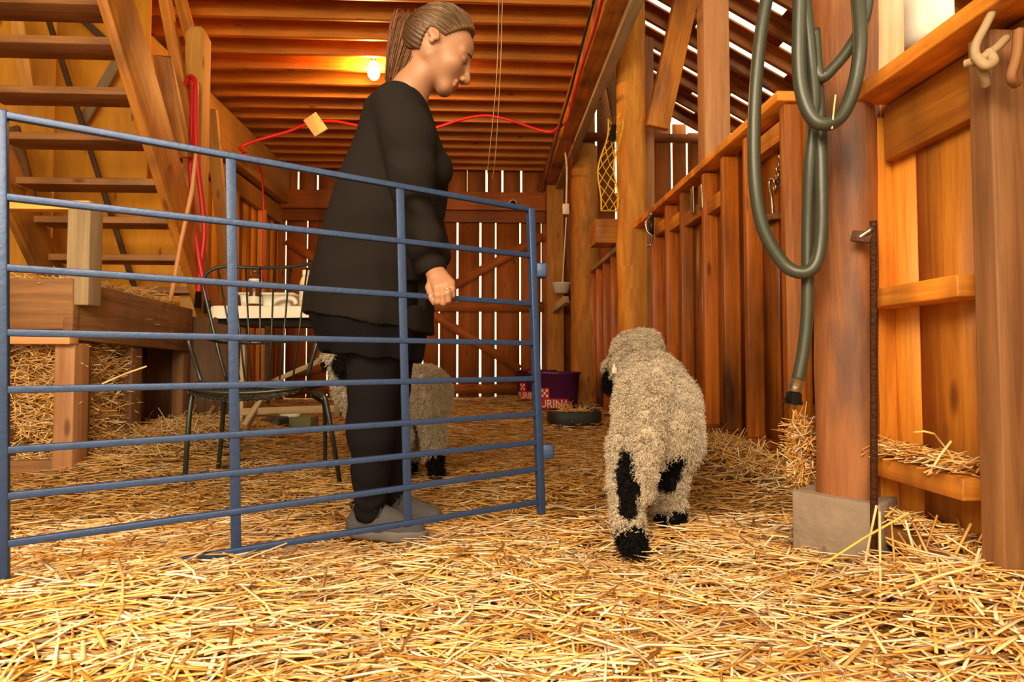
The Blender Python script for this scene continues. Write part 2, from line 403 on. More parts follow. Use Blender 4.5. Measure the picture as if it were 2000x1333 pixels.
# ------------------------------------------------------------------ right-hand partition (far part)
wr = empty('wall_right', (XR,5,0), kind='structure')
b = B(); y = 2.42
while y < YB-.05:
    w = random.choice((.17,.2,.22))
    if abs(y+w/2-5.0)<.2 or abs(y+w/2-7.3)<.25: y += w; continue
    b.box((XR+.05+random.uniform(-.006,.006), y+w/2, .89), (.025, w-.004, 1.78), tone=random.uniform(.65,1.15)); y += w
b.build('board', 'wall', wr)
for y in (2.45, 2.82, 3.1, 3.38, 3.78, 4.1, 4.45, 5.55, 5.95, 6.35, 6.75, 7.15, 7.7, 8.1):
    B().box((XR, y, .86), (.09, .04, 1.7), tone=random.uniform(.8,1.3)).build('stud', 'wall', wr, bevel=.003)
B().box((XR, 3.65, 1.745), (.15, 2.45, .045), tone=1.4).build('cap_rail', 'wood', wr, bevel=.004)
B().box((XR, 6.12, 1.70), (.12, 1.9, .05), tone=1).build('cap_rail', 'grey', wr, bevel=.004)
B().box((XR, 7.98, 1.70), (.12, .9, .05), tone=1).build('cap_rail', 'grey', wr, bevel=.004)
for y0,y1,z in ((2.47,2.8,1.62),(3.12,3.36,1.5),(3.4,3.76,1.52),(3.8,4.08,1.56),(4.12,4.43,1.6)):
    B().box((XR+.01,(y0+y1)/2,z),(.07,y1-y0,.09)).build('blocking','wood',wr,bevel=.003)
B().box((XR-.02, 3.4, .05+.09), (.1, 2.0, .1), tone=.5).build('sill', 'wall', wr, bevel=.004)

# near part of the partition
XN = 1.06
wn = empty('wall_right_near', (XN,1.2,0), kind='structure')
b = B()
for y0,y1,t in ((.2,.5,.8),(.5,.8,.8),(.8,1.08,.85),(1.08,1.24,.8),(1.24,1.42,.75),(1.42,1.60,1.0)):
    b.box((XN+.07,(y0+y1)/2,.66),(.022,y1-y0-.004,1.3),tone=t)
b.build('board','wood',wn)
B().box((XN+.02,.81,1.29),(.17,1.36,.04),tone=1.25).build('cap_rail','wood',wn,bevel=.004)
B().box((XN+.045,.81,1.19),(.035,1.36,.15),tone=.55).build('top_rail','wood',wn,bevel=.003)
B().box((XN+.01,1.115,.62),(.1,.055,1.25),tone=.8).build('stud','brown',wn,bevel=.004)
B().box((XN+.01,1.53,.62),(.1,.05,1.25),tone=.9).build('stud','wood',wn,bevel=.004)
B().box((XN+.01,.82,.62),(.1,.075,1.25),tone=.8).build('stud','wood',wn,bevel=.004)
B().box((XN+.015,1.35,.735),(.09,.31,.05),tone=1.2).build('blocking','wood',wn,bevel=.004)
B().box((XN+.015,1.35,.29),(.09,.31,.05),tone=1.0).build('blocking','wood',wn,bevel=.004)
B().box((XN+.015,1.0,.12),(.09,.3,.05),tone=.8).build('blocking','brown',wn,bevel=.004)
B().box((XN+.015,1.35,.12),(.09,.31,.05),tone=.8).build('blocking','brown',wn,bevel=.004)

# post on its concrete footing
A = GP(1548,1100); C_ = P(1722,1110,1.44); A.z=0; C_.z=0
dirx = (C_-A).normalized(); nrm = Vector((-dirx.y, dirx.x, 0))
if nrm.y < 0: nrm = -nrm
w_ = (C_-A).length; cc = A + dirx*w_/2 + nrm*.1
Rz = Matrix((dirx, nrm, Vector((0,0,1)))).transposed()
b = B().box((cc.x,cc.y,.1),(w_,.2,.205),Rz,tone=1)
b.build('concrete_footing','concrete',None,bevel=.006,label='squat grey concrete footing under the hewn post',cat='footing')
pc = P(1654,700,1.60); 
b = B()
n=22
for k in range(n):
    pass
V=[];Q=[];UV=[]
rg = random.Random(5); N_=16
base = Vector((pc.x, pc.y, 0))
for k in range(n+1):
    z=.2+2.6*k/n; t=k/n
    for j in range(N_):
        a=2*PI*j/N_; c_,s_=math.cos(a),math.sin(a)
        rr=.073*(abs(c_)**5+abs(s_)**5)**(-1/5)*(1+.12*t)+rg.uniform(-.0022,.0022)
        off=dirx*(c_*rr)+nrm*(s_*rr); V.append((base.x+off.x+.02*t, base.y+off.y, z))
for k in range(n):
    for j in range(N_):
        j2=(j+1)%N_; Q.append((k*N_+j,k*N_+j2,(k+1)*N_+j2,(k+1)*N_+j))
        UV+=[(k*.11,j*.04),(k*.11,(j+1)*.04),((k+1)*.11,(j+1)*.04),((k+1)*.11,j*.04)]
b.quads(V,Q,UV,1.0)
post = b.build('hewn_post',wood('wood_hewn',(.40,.15,.045),(.20,.06,.02),stain=.95,staincol=(.07,.04,.035),grain=9,sscale=4.5,rough=.6,bump=.8),None,True,label='rough hewn post standing on the concrete footing, wet dark stains',cat='post')
b = B().bar(P(1733,1000,1.60),P(1722,-60,1.64),.03,.11,up=(1,0,0),tone=1.35)
th('side_board','pale upright board fixed beside the hewn post','board',b,'pink')

# latch rod
rod = empty('drop_rod', P(1707,1100,1.47), 'tall dark iron drop rod beside the hewn post', 'rod')
B().tube([P(1706,432,1.47),P(1707,1100,1.45)],.0085,10).build('shaft','rust',rod,True)
B().bar(P(1664,461,1.50),P(1703,465,1.47),.02,.028).build('catch','rust',rod,bevel=.002)
B().tube([P(1682,462,1.48),P(1697,452,1.46),P(1706,440,1.47)],.006,8).build('handle','steel',rod,True)
# hose
hs = empty('water_hose', P(1580,200,1.5), 'coiled green grey water hose hanging beside the hewn post', 'hose')
r_ = .0165
B().tube(spline([P(1520,-90,1.50),P(1497,0,1.5),P(1482,100,1.5),P(1473,230,1.5),P(1475,360,1.5),P(1492,450,1.5),P(1530,515,1.49),P(1566,533,1.47),P(1592,518,1.46),P(1603,470,1.46),P(1605,380,1.46),P(1598,200,1.47),P(1578,60,1.48),P(1560,-90,1.5)]),r_,12).build('hose_loop','hose',hs,True)
B().tube(spline([P(1568,-90,1.45),P(1572,0,1.45),P(1582,100,1.45),P(1590,180,1.46),P(1590,240,1.47),P(1582,320,1.48),P(1578,450,1.5),P(1577,600,1.5),P(1570,680,1.5),P(1558,745,1.5)]),r_*.95,12).build('hose_end','hose',hs,True)
B().tube(spline([P(1566,-90,1.42),P(1562,0,1.42),P(1560,110,1.42),P(1566,180,1.42),P(1585,228,1.41),P(1610,243,1.4),P(1642,228,1.4),P(1668,170,1.4),P(1680,90,1.4),P(1676,0,1.42),P(1668,-90,1.45)]),r_,12).build('hose_loop','hose',hs,True)
B().tube(spline([P(1590,60,1.46),P(1600,148,1.45),P(1630,130,1.44),P(1668,80,1.43),P(1692,20,1.43),P(1700,-90,1.43)]),r_*.85,12).build('hose_loop','hose',hs,True)
fit = B().tube([P(1558,742,1.5),P(1553,758,1.5),P(1551,772,1.5)],[.017,.018,.013],12).build('fitting','steel',hs,True)
B().tube([P(1551,768,1.5),P(1549,790,1.5)],[.019,.021],12).build('valve','black',fit,True)
B().tube([P(1531,782,1.49),P(1566,788,1.49)],[.006,.006],8).build('valve_lever','black',fit,True)
B().tube([P(1549,785,1.5),P(1547,800,1.5)],[.011,.009],10).build('outlet','brass',fit,True)

# hardware on the partition
def cam_chain(name, label, p0, p1, n, r, mat):
    t = empty(name, p0, label, 'chain')
    for i in range(n):
        c = Vector(p0).lerp(Vector(p1),(i+.5)/n); L_=(Vector(p1)-Vector(p0)).length/n*.85
        ang = (i%2)*PI/2; pts=[]
        for k in range(9):
            a=2*PI*k/8; pts.append(c+Vector((math.sin(a)*r*2.2*math.cos(ang),math.sin(a)*r*2.2*math.sin(ang),math.cos(a)*L_*.62)))
        B().tube(pts,r,6,cap=False).build('chain_link',mat,t,True)
cam_chain('hanging_chain','rusty chain hooked on the partition beside the hose', XP(1527,300,XR+.015), XP(1512,372,XR+.015), 6, .005,'steel')
hk = empty('gate_hook', XP(1510,380,XR+.02), 'steel hook and staple on the partition below the chain','hook')
B().tube(spline([XP(q[0],q[1],XR+.02) for q in ((1520,350),(1503,352),(1507,385),(1509,420))]),.007,8).build('shank','steel',hk,True)
B().tube(spline([XP(q[0],q[1],XR+.02) for q in ((1512,352),(1528,350),(1532,365),(1528,380))]),.006,8).build('hook_eye','rust',hk,True)
th('wood_cleat','short wooden cleat under the steel hook beside the hose','cleat',B().bar(XP(1478,432,XR+.02),XP(1521,422,XR+.02),.05,.03),'brown')
hk = empty('gate_hook', P(1268,450,4.1), 'bent steel hook hanging from the partition top near the log post','hook')
B().tube(spline([P(1272,418,4.1),P(1262,435,4.08),P(1264,452,4.08),P(1273,462,4.08),P(1271,478,4.1),P(1264,481,4.1)]),.009,8).build('shank','steel',hk,True)
B().box(P(1272,440,4.14),(.03,.03,.14)).build('plate','black',hk)
for i,(px,l) in enumerate(((1352,'left steel strap of the pair folded over the partition top'),(1368,'right steel strap of the pair folded over the partition top'))):
    B().box(XP(px,392 if i==0 else 385,XR-.045),(.006,.06,.17 if i==0 else .15)).build('steel_strap','steel',None,bevel=.002,label=l,cat='strap',group='steel straps over the partition')
# rope and tack blurred on the near cap rail
rp_ = empty('rope', P(1920,120,1.12), 'frayed pale rope knotted over the near cap rail', 'rope')
B().tube(spline([P(1945,10,1.15),P(1925,50,1.13),P(1905,90,1.12),P(1908,120,1.11),P(1922,150,1.11),P(1925,168,1.12)]),.008,10).build('hanging_end','grey',rp_,True)
B().tube(spline([P(1885,125,1.12),P(1915,115,1.1),P(1945,95,1.1),P(1965,75,1.12)]),.008,10).build('knot','grey',rp_,True)
B().tube(spline([P(1905,110,1.1),P(1925,128,1.085),P(1940,120,1.09),P(1930,100,1.1)]),.009,10).build('knot','grey',rp_,True)
th('leather_strap','brown leather strap hanging off the near cap rail beside the rope','strap',B().tube(spline([P(1990,60,1.1),P(1985,110,1.09),P(1975,150,1.09),P(1985,165,1.1)]),.009,8),'brown',bevel=0,smooth=True)

# white jug on the aisle side
jg = empty('white_jug', (P(1800,90,1.75)), 'white plastic jug hanging brightly lit behind the near partition', 'jug')
c = P(1803,98,1.78)
B().lathe((c.x,c.y,c.z),[(0,0),(.055,.0),(.075,.02),(.08,.06),(.08,.22),(.07,.26),(.03,.3),(.025,.33),(0,.335)],24).build('body','white',jg,True)
B().tube(spline([(c.x-.03,c.y,c.z+.3),(c.x-.09,c.y,c.z+.28),(c.x-.1,c.y,c.z+.2),(c.x-.07,c.y,c.z+.14)]),.012,8).build('handle','white',jg,True)
B().lathe((c.x,c.y,c.z+.33),[(0,0),(.028,0),(.028,.03),(0,.032)],20).build('cap','white',jg,True)
spot('sun_through_roof_gap', (1.9,1.3,2.6), P(1775,60,1.7), 110, (1,.9,.75), 22, .9, .05)

# yellow netting
net = empty('plastic_netting', P(1200,230,4.9), 'strip of yellow plastic netting hanging on the round log post', 'netting')
b = B(); cols=4; rows=14
def npt(u,v):
    cx = 1203 - 8*math.sin(v*3) - 14*v + 4*math.sin(v*9); w=15-2*math.sin(v*6)
    return P(cx+(u-.5)*2*w, 232+180*v, 4.83+.03*math.sin(u*7+v*5))
for i in range(rows):
    for j in range(cols):
        v0,v1=i/rows,(i+1)/rows; u0=j/cols;u1=(j+1)/cols
        if (i+j)%2: u0,u1=u1,u0
        b.tube([npt(u0,v0),npt(u1,v1)],.0045,4,cap=False)
b.tube([npt(0,k/20) for k in range(21)],.007,6); b.tube([npt(1,k/20) for k in range(21)],.007,6); b.tube([npt(0,1),npt(1,1)],.007,6)
b.build('mesh','yellow',net)
B().tube([P(1212,222,4.90),P(1206,232,4.84)],.008,6).build('hanging_loop','yellow',net)
bt = empty('flashlight', P(1196,255,4.7), 'small dark handheld torch hanging beside the yellow netting', 'torch')
B().tube([P(1199,245,4.7),P(1195,275,4.7)],[.022,.03],10).build('body','black',bt,True)
B().tube([P(1201,232,4.7),P(1199,246,4.7)],[.012,.02],10).build('tip','steel',bt,True)
# electrical bits
ob = empty('outlet_box', XP(1104,408,1.08), 'white outlet box at the end of the grey conduit', 'outlet box')
c = P(1105,409,7.0)
B().box(c,(.08,.05,.13)).build('box','white',ob,bevel=.006)
B().box(c+Vector((0,-.028,0)),(.05,.006,.09)).build('cover_plate','cream',ob,bevel=.002)
th('conduit','thin pale conduit running down to the white outlet box','conduit',B().tube(spline([P(1099,250,7.0),P(1103,290,7.0),P(1107,330,7.0),P(1106,400,7.0)]),.012,8),'cream',bevel=0,smooth=True)
c2 = P(1096,566,7.9)
pn = empty('hanging_pan', c2, 'small white pan hanging on a cord below the outlet box', 'pan')
B().lathe((c2.x,c2.y,c2.z-.05),[(0,0),(.09,0),(.13,.135),(.14,.14),(.132,.145),(.085,.015),(0,.012)],24,sx=1,sy=.7).build('bowl','white',pn,True)
B().tube([P(1099,552,7.9),P(1106,425,7.1)],.008,6).build('cord','cream',pn,True)
B().tube([P(1072,543,7.8),P(1090,556,7.85)],.008,6).build('handle','cream',pn,True)
th('shelf_bracket','sloping wooden bracket below the small white pan','bracket',B().bar(P(1082,605,8.1),P(1107,585,7.8),.08,.1),'grey')
c = XP(1182,458,XR-.2)
th('wooden_block','stub end of a squared beam jutting from the partition by the log post','block',B().box((1.22,5.75,YP(1185,457,5.75).z),(.26,.28,.24),tone=.9),'wood')
c = YP(1002,396,8.215)
cm = empty('security_camera', c, 'small round white security camera on the beam over the end door', 'camera')
B().lathe((0,0,0),[(0,0),(.055,0),(.06,.02),(.06,.1),(0,.1)],20).build('housing','white',cm,True)
o = cm.children[0]; o.rotation_euler=(PI/2,0,0); o.location=(0,.15,0)
B().lathe((0,0,0),[(0,.101),(.042,.101),(.042,.115),(0,.115)],20).build('lens','black',cm,True)
o = [k for k in cm.children if k.name.startswith('lens')][0]; o.rotation_euler=(PI/2,0,0); o.location=(0,.15,0)
# bulb
bc = P(730,138,5.58)
lb = empty('light_bulb', bc, 'bare glowing light bulb in a ceiling socket above the joists', 'light bulb')
B().lathe(bc,[(0,-.09),(.03,-.085),(.052,-.06),(.06,-.03),(.052,0),(.034,.03),(.026,.06)],20).build('bulb',plain('bulb_glow',(1,.7,.3),.3,emit=(1,.55,.14),es=28),lb,True)
B().lathe(bc,[(.026,.055),(.036,.06),(.036,.12),(.05,.13),(.05,.16),(0,.16)],20).build('socket','black',lb,True)
B().lathe(bc,[(.026,.03),(.05,.045),(.05,.075),(.03,.09)],18).build('collar','white',lb,True)
l = bpy.data.lights.new('bulb_light','POINT'); l.energy=110; l.color=(1,.5,.13); l.shadow_soft_size=.06
o = bpy.data.objects.new('bulb_light',l); COL.objects.link(o); o.location=bc+Vector((0,-.11,-.04))
# red cords
th('red_cable','red cable draped across the joists from the left wall to the beam','cable',B().tube(spline([P(480,300,6.0),P(470,288,6.1),P(500,275,6.2),P(560,258,6.3),P(600,243,6.3),P(650,237,6.3),P(720,250,6.3),P(800,260,6.3),P(850,250,6.3),P(900,234,6.3),P(950,226,6.3),P(1000,236,6.3),P(1040,250,6.3),P(1075,258,6.2),P(1090,250,6.1)]),.016,8),'red',bevel=0,smooth=True)
th('red_cable','bundled red cable running up the beam at the joist ends','cable',B().tube(spline([P(1088,252,6.1),P(1108,235,5.7),P(1120,190,5.2),P(1140,120,4.6),P(1160,60,4.1),P(1178,-10,3.7)]),.014,8),'red',bevel=0,smooth=True)
th('red_cable','thin red wire dropping beside the dark log post','cable',B().tube(spline([P(1112,200,5.5),P(1114,260,6.2),P(1116,330,6.5),P(1112,400,6.9)]),.005,6),'red',bevel=0,smooth=True)
th('black_cable','black cable running up the beam beside the red bundle','cable',B().tube(spline([P(1064,360,7.9),P(1090,260,6.1),P(1112,185,5.2),P(1135,95,4.5),P(1160,0,3.9)]),.011,6),'black',bevel=0,smooth=True)
th('red_cable','red cable dropping down the left wall below the draped cable','cable',B().tube(spline([P(470,292,6.1),P(492,315,6.3),P(508,330,6.5),P(514,380,6.6),P(514,560,6.6)]),.013,8),'red',bevel=0,smooth=True)
th('wooden_tag','pale wooden plaque hanging askew from the joists','plaque',B().bar(P(605,228,6.0),P(628,260,6.0),.03,.16,up=(1,0,0),tone=1.3),'grey')
for i,(a_,b_) in enumerate(((982,962),(975,950))):
    th('pull_string',('thin pull string hanging near the end door, right one','thin pull string hanging near the end door, left one')[i],'string',B().tube(spline([P(a_,-20,4.4),P(a_-5,150,4.9),P(b_+6,300,5.6),P(b_,350,6.2)]),.003,4,cap=False),'cream',bevel=0,group='pull strings')

# ------------------------------------------------------------------ loft stairs on the left
XS = -1.95
st = empty('loft_stairs', (XS-.4,3.5,0), 'open wooden loft stairs climbing along the left side without risers', 'stairs')
tr = [(172,-100),(215,10),(245,88),(275,186),(300,276),(325,362),(350,436),(370,508),(387,570),(402,628)]
tp = []
for px,py in tr:
    y = -XS*F/(950-px); z = CAMH+(705-py)*y/F; tp.append((y,z))
    B().box((XS-.42, y+.08, z), (.84,.17,.042), tone=random.uniform(.9,1.15)).build('tread','brown',st,bevel=.004)
a = Vector((XS+.05, tp[-1][0]+.12, tp[-1][1]-.05)); b_ = Vector((XS+.05, tp[0][0]+.06, tp[0][1]-.02))
B().bar(a,b_,.05,.26,up=(0,1,.2),tone=.72,wob=.004).build('stringer','wood',st,bevel=.005)
B().bar(a-Vector((.95,0,0)),b_-Vector((.95,0,0)),.05,.22,up=(0,1,.2),tone=.5).build('stringer','wood',st,bevel=.005)
# cleats under the treads at the near stringer
for y,z in tp[1:-1]:
    B().box((XS+.01,y+.1,z-.05),(.035,.12,.05),tone=1.25).build('cleat','pale',st,bevel=.004)
th('slanting_strip','long dark strip added as a shadow gap on the plywood behind the stairs','board',B().bar(P(95,40,4.0),P(262,560,4.05),.02,.035,up=(1,0,0),tone=.25),'brown')  # added strip that draws the dark shadow gap across the plywood
th('slanting_strip','pale board standing crooked behind the stairs at far left','board',B().bar(P(30,10,3.9),P(55,175,3.9),.03,.09,up=(1,0,0),tone=1.1),'pale')
th('slanting_strip','narrow dark strip added as a dark gap behind the upper stair treads','board',B().bar(P(143,22,4.05),P(205,78,4.05),.02,.05,up=(1,0,0),tone=.25),'brown')  # short dark strip added to stand for a dark gap behind the treads
th('slanting_strip','greyish board slanting upward to the right behind the stairs','board',B().bar(P(160,240,4.1),P(232,115,4.1),.02,.07,up=(1,0,0),tone=.7),'grey')
th('slanting_strip','brown board leaning low behind the stairs at far left','board',B().bar(P(18,250,3.9),P(75,480,3.9),.03,.13,up=(1,0,0),tone=.6),'brown')

# posts beside the stairs
def chamfer_post(name,label,px,py_top,d,w,mat,tone=1,lean=0):
    p = P(px,py_top,d); b = B()
    V=[];Q=[]; h=p.z
    prof=[(0,1),(h-.06,1),(h,.6)]
    for z,s in prof:
        for sx,sy in ((-1,-1),(1,-1),(1,1),(-1,1)): V.append((p.x+sx*w/2*s+lean*(1-z/h), p.y+sy*w/2*s, z))
    UV=[]
    for i in range(2):
        for k in range(4):
            k2=(k+1)%4; Q.append((i*4+k,i*4+k2,i*4+4+k2,i*4+4+k)); z0,z1=prof[i][0],prof[i+1][0]
            UV+=[(z0,k*.15),(z0,k*.15+.12),(z1,k*.15+.12),(z1,k*.15)]
    Q.append((8,9,10,11)); UV+=[(0,0),(.1,0),(.1,.1),(0,.1)]
    b.quads(V,Q,UV,tone); return b.build(name,mat,None,bevel=.006,label=label,cat='post')
chamfer_post('newel_post','square wooden post with sloping cut top beside the stairs',388,57,3.95,.12,'pale',.8)
th('leaning_stud','long thin stud leaning beside the square post and the stairs','stud',B().bar(P(317,-30,3.75),P(384,330,3.9),.04,.075,up=(1,0,0),tone=.8),'wood')
th('leaning_stud','short stud leaning just behind the square post top','stud',B().bar(P(345,-30,4.3),P(385,120,4.3),.04,.085,up=(1,0,0),tone=.8),'wood')
th('leaning_stud','board leaning right of the square post down to the table','stud',B().bar(P(412,215,4.4),P(474,840,4.5),.04,.09,up=(1,0,0),tone=.7),'pale')
th('bent_branch','crooked wooden knee brace fixed on the stair side','brace',B().bar(P(318,105,3.5),P(352,310,3.65),.05,.1,up=(1,0,0),tone=.75,wob=.012),'wood')
rc = empty('red_rope', P(385,160,3.7), 'bright red rope looped over the square post and hanging down', 'rope')
B().tube(spline([P(362,165,3.8),P(372,150,3.78),P(382,165,3.74),P(382,230,3.72),P(386,320,3.7),P(395,400,3.7),P(399,460,3.7),P(392,520,3.7),P(388,575,3.7)]),.016,10).build('strand','red',rc,True)
B().tube(spline([P(376,160,3.76),P(375,230,3.74),P(372,320,3.72),P(378,420,3.7),P(388,500,3.68),P(397,550,3.68),P(404,590,3.68)]),.015,10).build('strand','red',rc,True)
B().tube([P(388,570,3.7),P(386,602,3.7)],[.018,.022],10).build('rope_end','black',rc,True)
B().tube([P(404,588,3.68),P(407,612,3.68)],[.018,.03],10).build('rope_end','black',rc,True)
th('cane_stick','reddish bamboo cane leaning against the square post','cane',B().tube([P(383,300,3.55),P(376,370,3.5),P(352,480,3.4),P(338,560,3.35),P(332,590,3.32)],[.011,.014,.012,.014,.011],8,tone=1.2),'pink',bevel=0,smooth=True)

# ------------------------------------------------------------------ manger
XM = -1.88; YM = 2.66
def mz(py, y=YM): return CAMH+(705-py)*y/F
mg = empty('hay_manger', (XM,YM,0), 'rough wooden hay manger filled with straw below the stairs', 'manger')
xl = YP(-70,600,YM).x; xr = YP(150,600,YM).x
B().box(((xl+xr)/2,YM,(mz(550)+mz(647))/2),(xr-xl,.05,mz(550)-mz(647)),tone=.85,wob=.003).build('front_board','brown',mg,bevel=.005)
B().box(((xl+xr)/2,YM-.01,mz(665)),(xr-xl,.06,.045),tone=1.3).build('ledge','pink',mg,bevel=.004)
x0,x1 = YP(103,800,YM).x, YP(143,800,YM).x
B().box(((x0+x1)/2,YM+.05,(mz(672)+0)/2),(x1-x0,.1,mz(672)),tone=.8).build('leg','pink',mg,bevel=.005)
B().box((xl+.1,YM+.05,.35),(.1,.1,.7)).build('leg','brown',mg,bevel=.005)
B().box(((xl+x0)/2,YM+.03,mz(918)),(x0-xl,.04,.12),tone=.9).build('bottom_board','brown',mg,bevel=.004)
B().box((YP(157,480,YM).x,YM+.03,(mz(412)+mz(600))/2),(.1,.09,mz(412)-mz(600)),tone=.8).build('corner_post','grey',mg,bevel=.005)
B().box(((xl+YP(176,410,YM).x)/2,YM+.02,mz(409)),(YP(176,410,YM).x-xl,.06,.042),tone=1.3).build('top_rail','pale',mg,bevel=.004)
B().bar((XM,YM-.02,mz(609)),(XM,3.68,mz(625)-.0),.045,.27,up=(0,0,1),tone=.75).build('side_board','brown',mg,bevel=.005)
for y in (2.75,3.15,3.66):
    B().box((XM-.03,y,.36),(.07,.09,.72),tone=.6).build('leg','brown',mg,bevel=.005)
for y in (2.9,3.0,3.27,3.39,3.5):
    B().box((XM-.18,y,.33),(.03,.05,.66),tone=.45).build('slat','brown',mg)
B().box(((xl+XM)/2-.0,3.2,.68),(XM-xl-.1,.9,.03),tone=.5).build('floor_board','brown',mg)
B().box(((xl+XM)/2+.15,3.72,.45),(XM-xl+.3,.04,.8),tone=.28).build('back_board','brown',mg)

# ------------------------------------------------------------------ table
TD = 3.1
tb = empty('utility_table', GP(520,870,0), 'small white plastic topped table behind the wire chair', 'table')
tl, trr = P(402,611,TD), P(668,611,TD); zt_, zb_ = P(450,597,TD).z, P(450,624,TD).z
# rounded slab
def slab(x0,x1,y0,y1,z0,z1,r,n=7):
    pts=[]
    for cx_,cy_,a0 in ((x1-r,y1-r,0),(x0+r,y1-r,PI/2),(x0+r,y0+r,PI),(x1-r,y0+r,1.5*PI)):
        for k in range(n): a=a0+PI/2*k/(n-1); pts.append((cx_+r*math.cos(a),cy_+r*math.sin(a)))
    m=len(pts); V=[(x,y,z) for z in (z0,z1) for x,y in pts]; Q=[(k,(k+1)%m,m+(k+1)%m,m+k) for k in range(m)]
    c=[((x0+x1)/2,(y0+y1)/2,z) for z in (z0,z1)]; V+=c
    for zi in (0,1):
        for k in range(0,m,2): Q.append((zi*m+k,zi*m+(k+1)%m,zi*m+(k+2)%m,2*m+zi))
    b=B(); return b.quads(V,Q,[(0,0)]*(4*len(Q)))
slab(tl.x,trr.x,tl.y,tl.y+.52,zb_+.012,zt_,.07).build('tabletop','tabletop',tb,bevel=.008)
slab(tl.x+.03,trr.x-.03,tl.y+.03,tl.y+.49,zb_-.02,zb_+.012,.06).build('apron','black',tb)
pcx = P(523,700,TD+.25)
B().tube([(pcx.x,pcx.y,zb_),(pcx.x,pcx.y,P(523,790,TD+.25).z)],.019,12).build('column','steel',tb,True)
B().bar(P(478,835,TD+.0),P(520,768,TD+.2),.03,.05,up=(0,1,0)).build('leg','grey',tb,bevel=.004)
B().bar(P(470,805,TD+.1),P(675,798,TD+.1),.03,.04).build('stretcher','grey',tb,bevel=.004)
B().bar(P(500,760,TD+.3),P(660,690,TD+.45),.03,.03).build('brace','grey',tb,bevel=.004)
B().bar(P(660,815,TD+.1),P(650,640,TD+.1),.03,.04,up=(0,1,0)).build('leg','grey',tb,bevel=.004)
B().bar(P(478,640,TD+.4),P(470,850,TD+.4),.03,.04,up=(0,1,0)).build('leg','grey',tb,bevel=.004)
# things on the table
zt = zt_
c = P(530,590,TD+.16); c.z = zt
bn = empty('plastic_bin', c, 'shallow white plastic bin standing on the white table','bin')
b = B(); 
w0,h0 = .145,.075
for (s0,s1,z0,z1) in ((.84,1,0,h0),):
    V=[(c.x+sx*w0*s,c.y+sy*.09*s,c.z+z) for s,z in ((.86,0.001),(1,h0),(1.06,h0+.004),(1.06,h0-.008)) for sx,sy in ((-1,-1),(1,-1),(1,1),(-1,1))]
    Q=[(i*4+k,i*4+(k+1)%4,i*4+4+(k+1)%4,i*4+4+k) for i in range(3) for k in range(4)]+[(0,1,2,3)]
    b.quads(V,Q,[(0,0)]*4*len(Q))
b.build('body','white',bn)
b = B(); V=[(c.x+sx*w0*.95,c.y+sy*.08,c.z+.02) for sx,sy in ((-1,-1),(1,-1),(1,1),(-1,1))]; b.quads(V,[(0,1,2,3)],[(0,0)]*4).build('contents','cream',bn)
c = P(557,588,TD+.045); c.z=zt
th('paper_roll','white curved plastic scoop lying in front of the bin on the table','scoop',B().tube(spline([c+Vector((-.07,0,.012)),c+Vector((-.05,0,.03)),c+Vector((-.02,0,.042)),c+Vector((.02,0,.045)),c+Vector((.05,0,.035)),c+Vector((.06,0,.012))]),.013,8),'white',bevel=0,smooth=True)
c = P(498,595,TD+.05); c.z=zt
bo = empty('drink_bottle', c, 'dark brown bottle with a pale label on the white table','bottle')
B().lathe(c,[(0,0),(.033,0),(.036,.01),(.036,.05),(.03,.075),(.034,.1),(.036,.14),(.026,.165),(.017,.18),(.017,.19)],20).build('body','brownplastic',bo,True)
B().lathe(c,[(.0365,.012),(.037,.02),(.037,.045),(.0365,.052)],20).build('label_band','cream',bo,True)
B().lathe(c,[(.0352,.1),(.0366,.105),(.0372,.135),(.033,.15)],20).build('label_band','white',bo,True)
B().lathe(c,[(.019,.183),(.021,.187),(.021,.205),(0,.207)],16).build('cap','brownplastic',bo,True)
c = P(597,595,TD+.05); c.z=zt
bo = empty('spray_bottle', c, 'pale yellow bottle with a white cap on the table beside the person','bottle')
B().lathe(c,[(0,0),(.03,0),(.033,.01),(.033,.13),(.022,.16),(.014,.172)],20).build('body',plain('cream_bottle',(.8,.62,.3),.4),bo,True)
B().lathe(c,[(.0335,.03),(.034,.035),(.034,.1),(.0335,.105)],20).build('label_band','white',bo,True)
B().lathe(c,[(.018,.17),(.019,.173),(.019,.2),(0,.203)],16).build('cap','white',bo,True)
c = P(478,596,TD+.04); c.z=zt
th('paper_cup','small white cup left of the brown bottle on the table','cup',B().lathe(c,[(0,.0),(.018,.0),(.024,.06),(.022,.06),(.016,.004),(0,.004)],16),'white',bevel=0,smooth=True)
# tubs on the floor under the table
c = GP(522,868,.0)
th('storage_crate','dark plastic crate on the straw under the table','crate',B().box((c.x,c.y+.12,.09),(.14,.2,.16),tone=1),'rubber',bevel=.01)
c = GP(575,860,.0)
th('storage_crate','olive plastic crate on the straw under the grey stretcher','crate',B().box((c.x,c.y+.12,.085),(.22,.2,.15),tone=1),plain('olive_plastic',(.13,.12,.03),.6),bevel=.01)
th('plastic_bag','crumpled pale bag lying on the olive crate','bag',B().lathe((c.x-.05,c.y+.05,.16),[(0,0),(.05,.0),(.055,.02),(.03,.04),(0,.042)],14,sx=1.4,sy=.8),'cream',bevel=0,smooth=True)

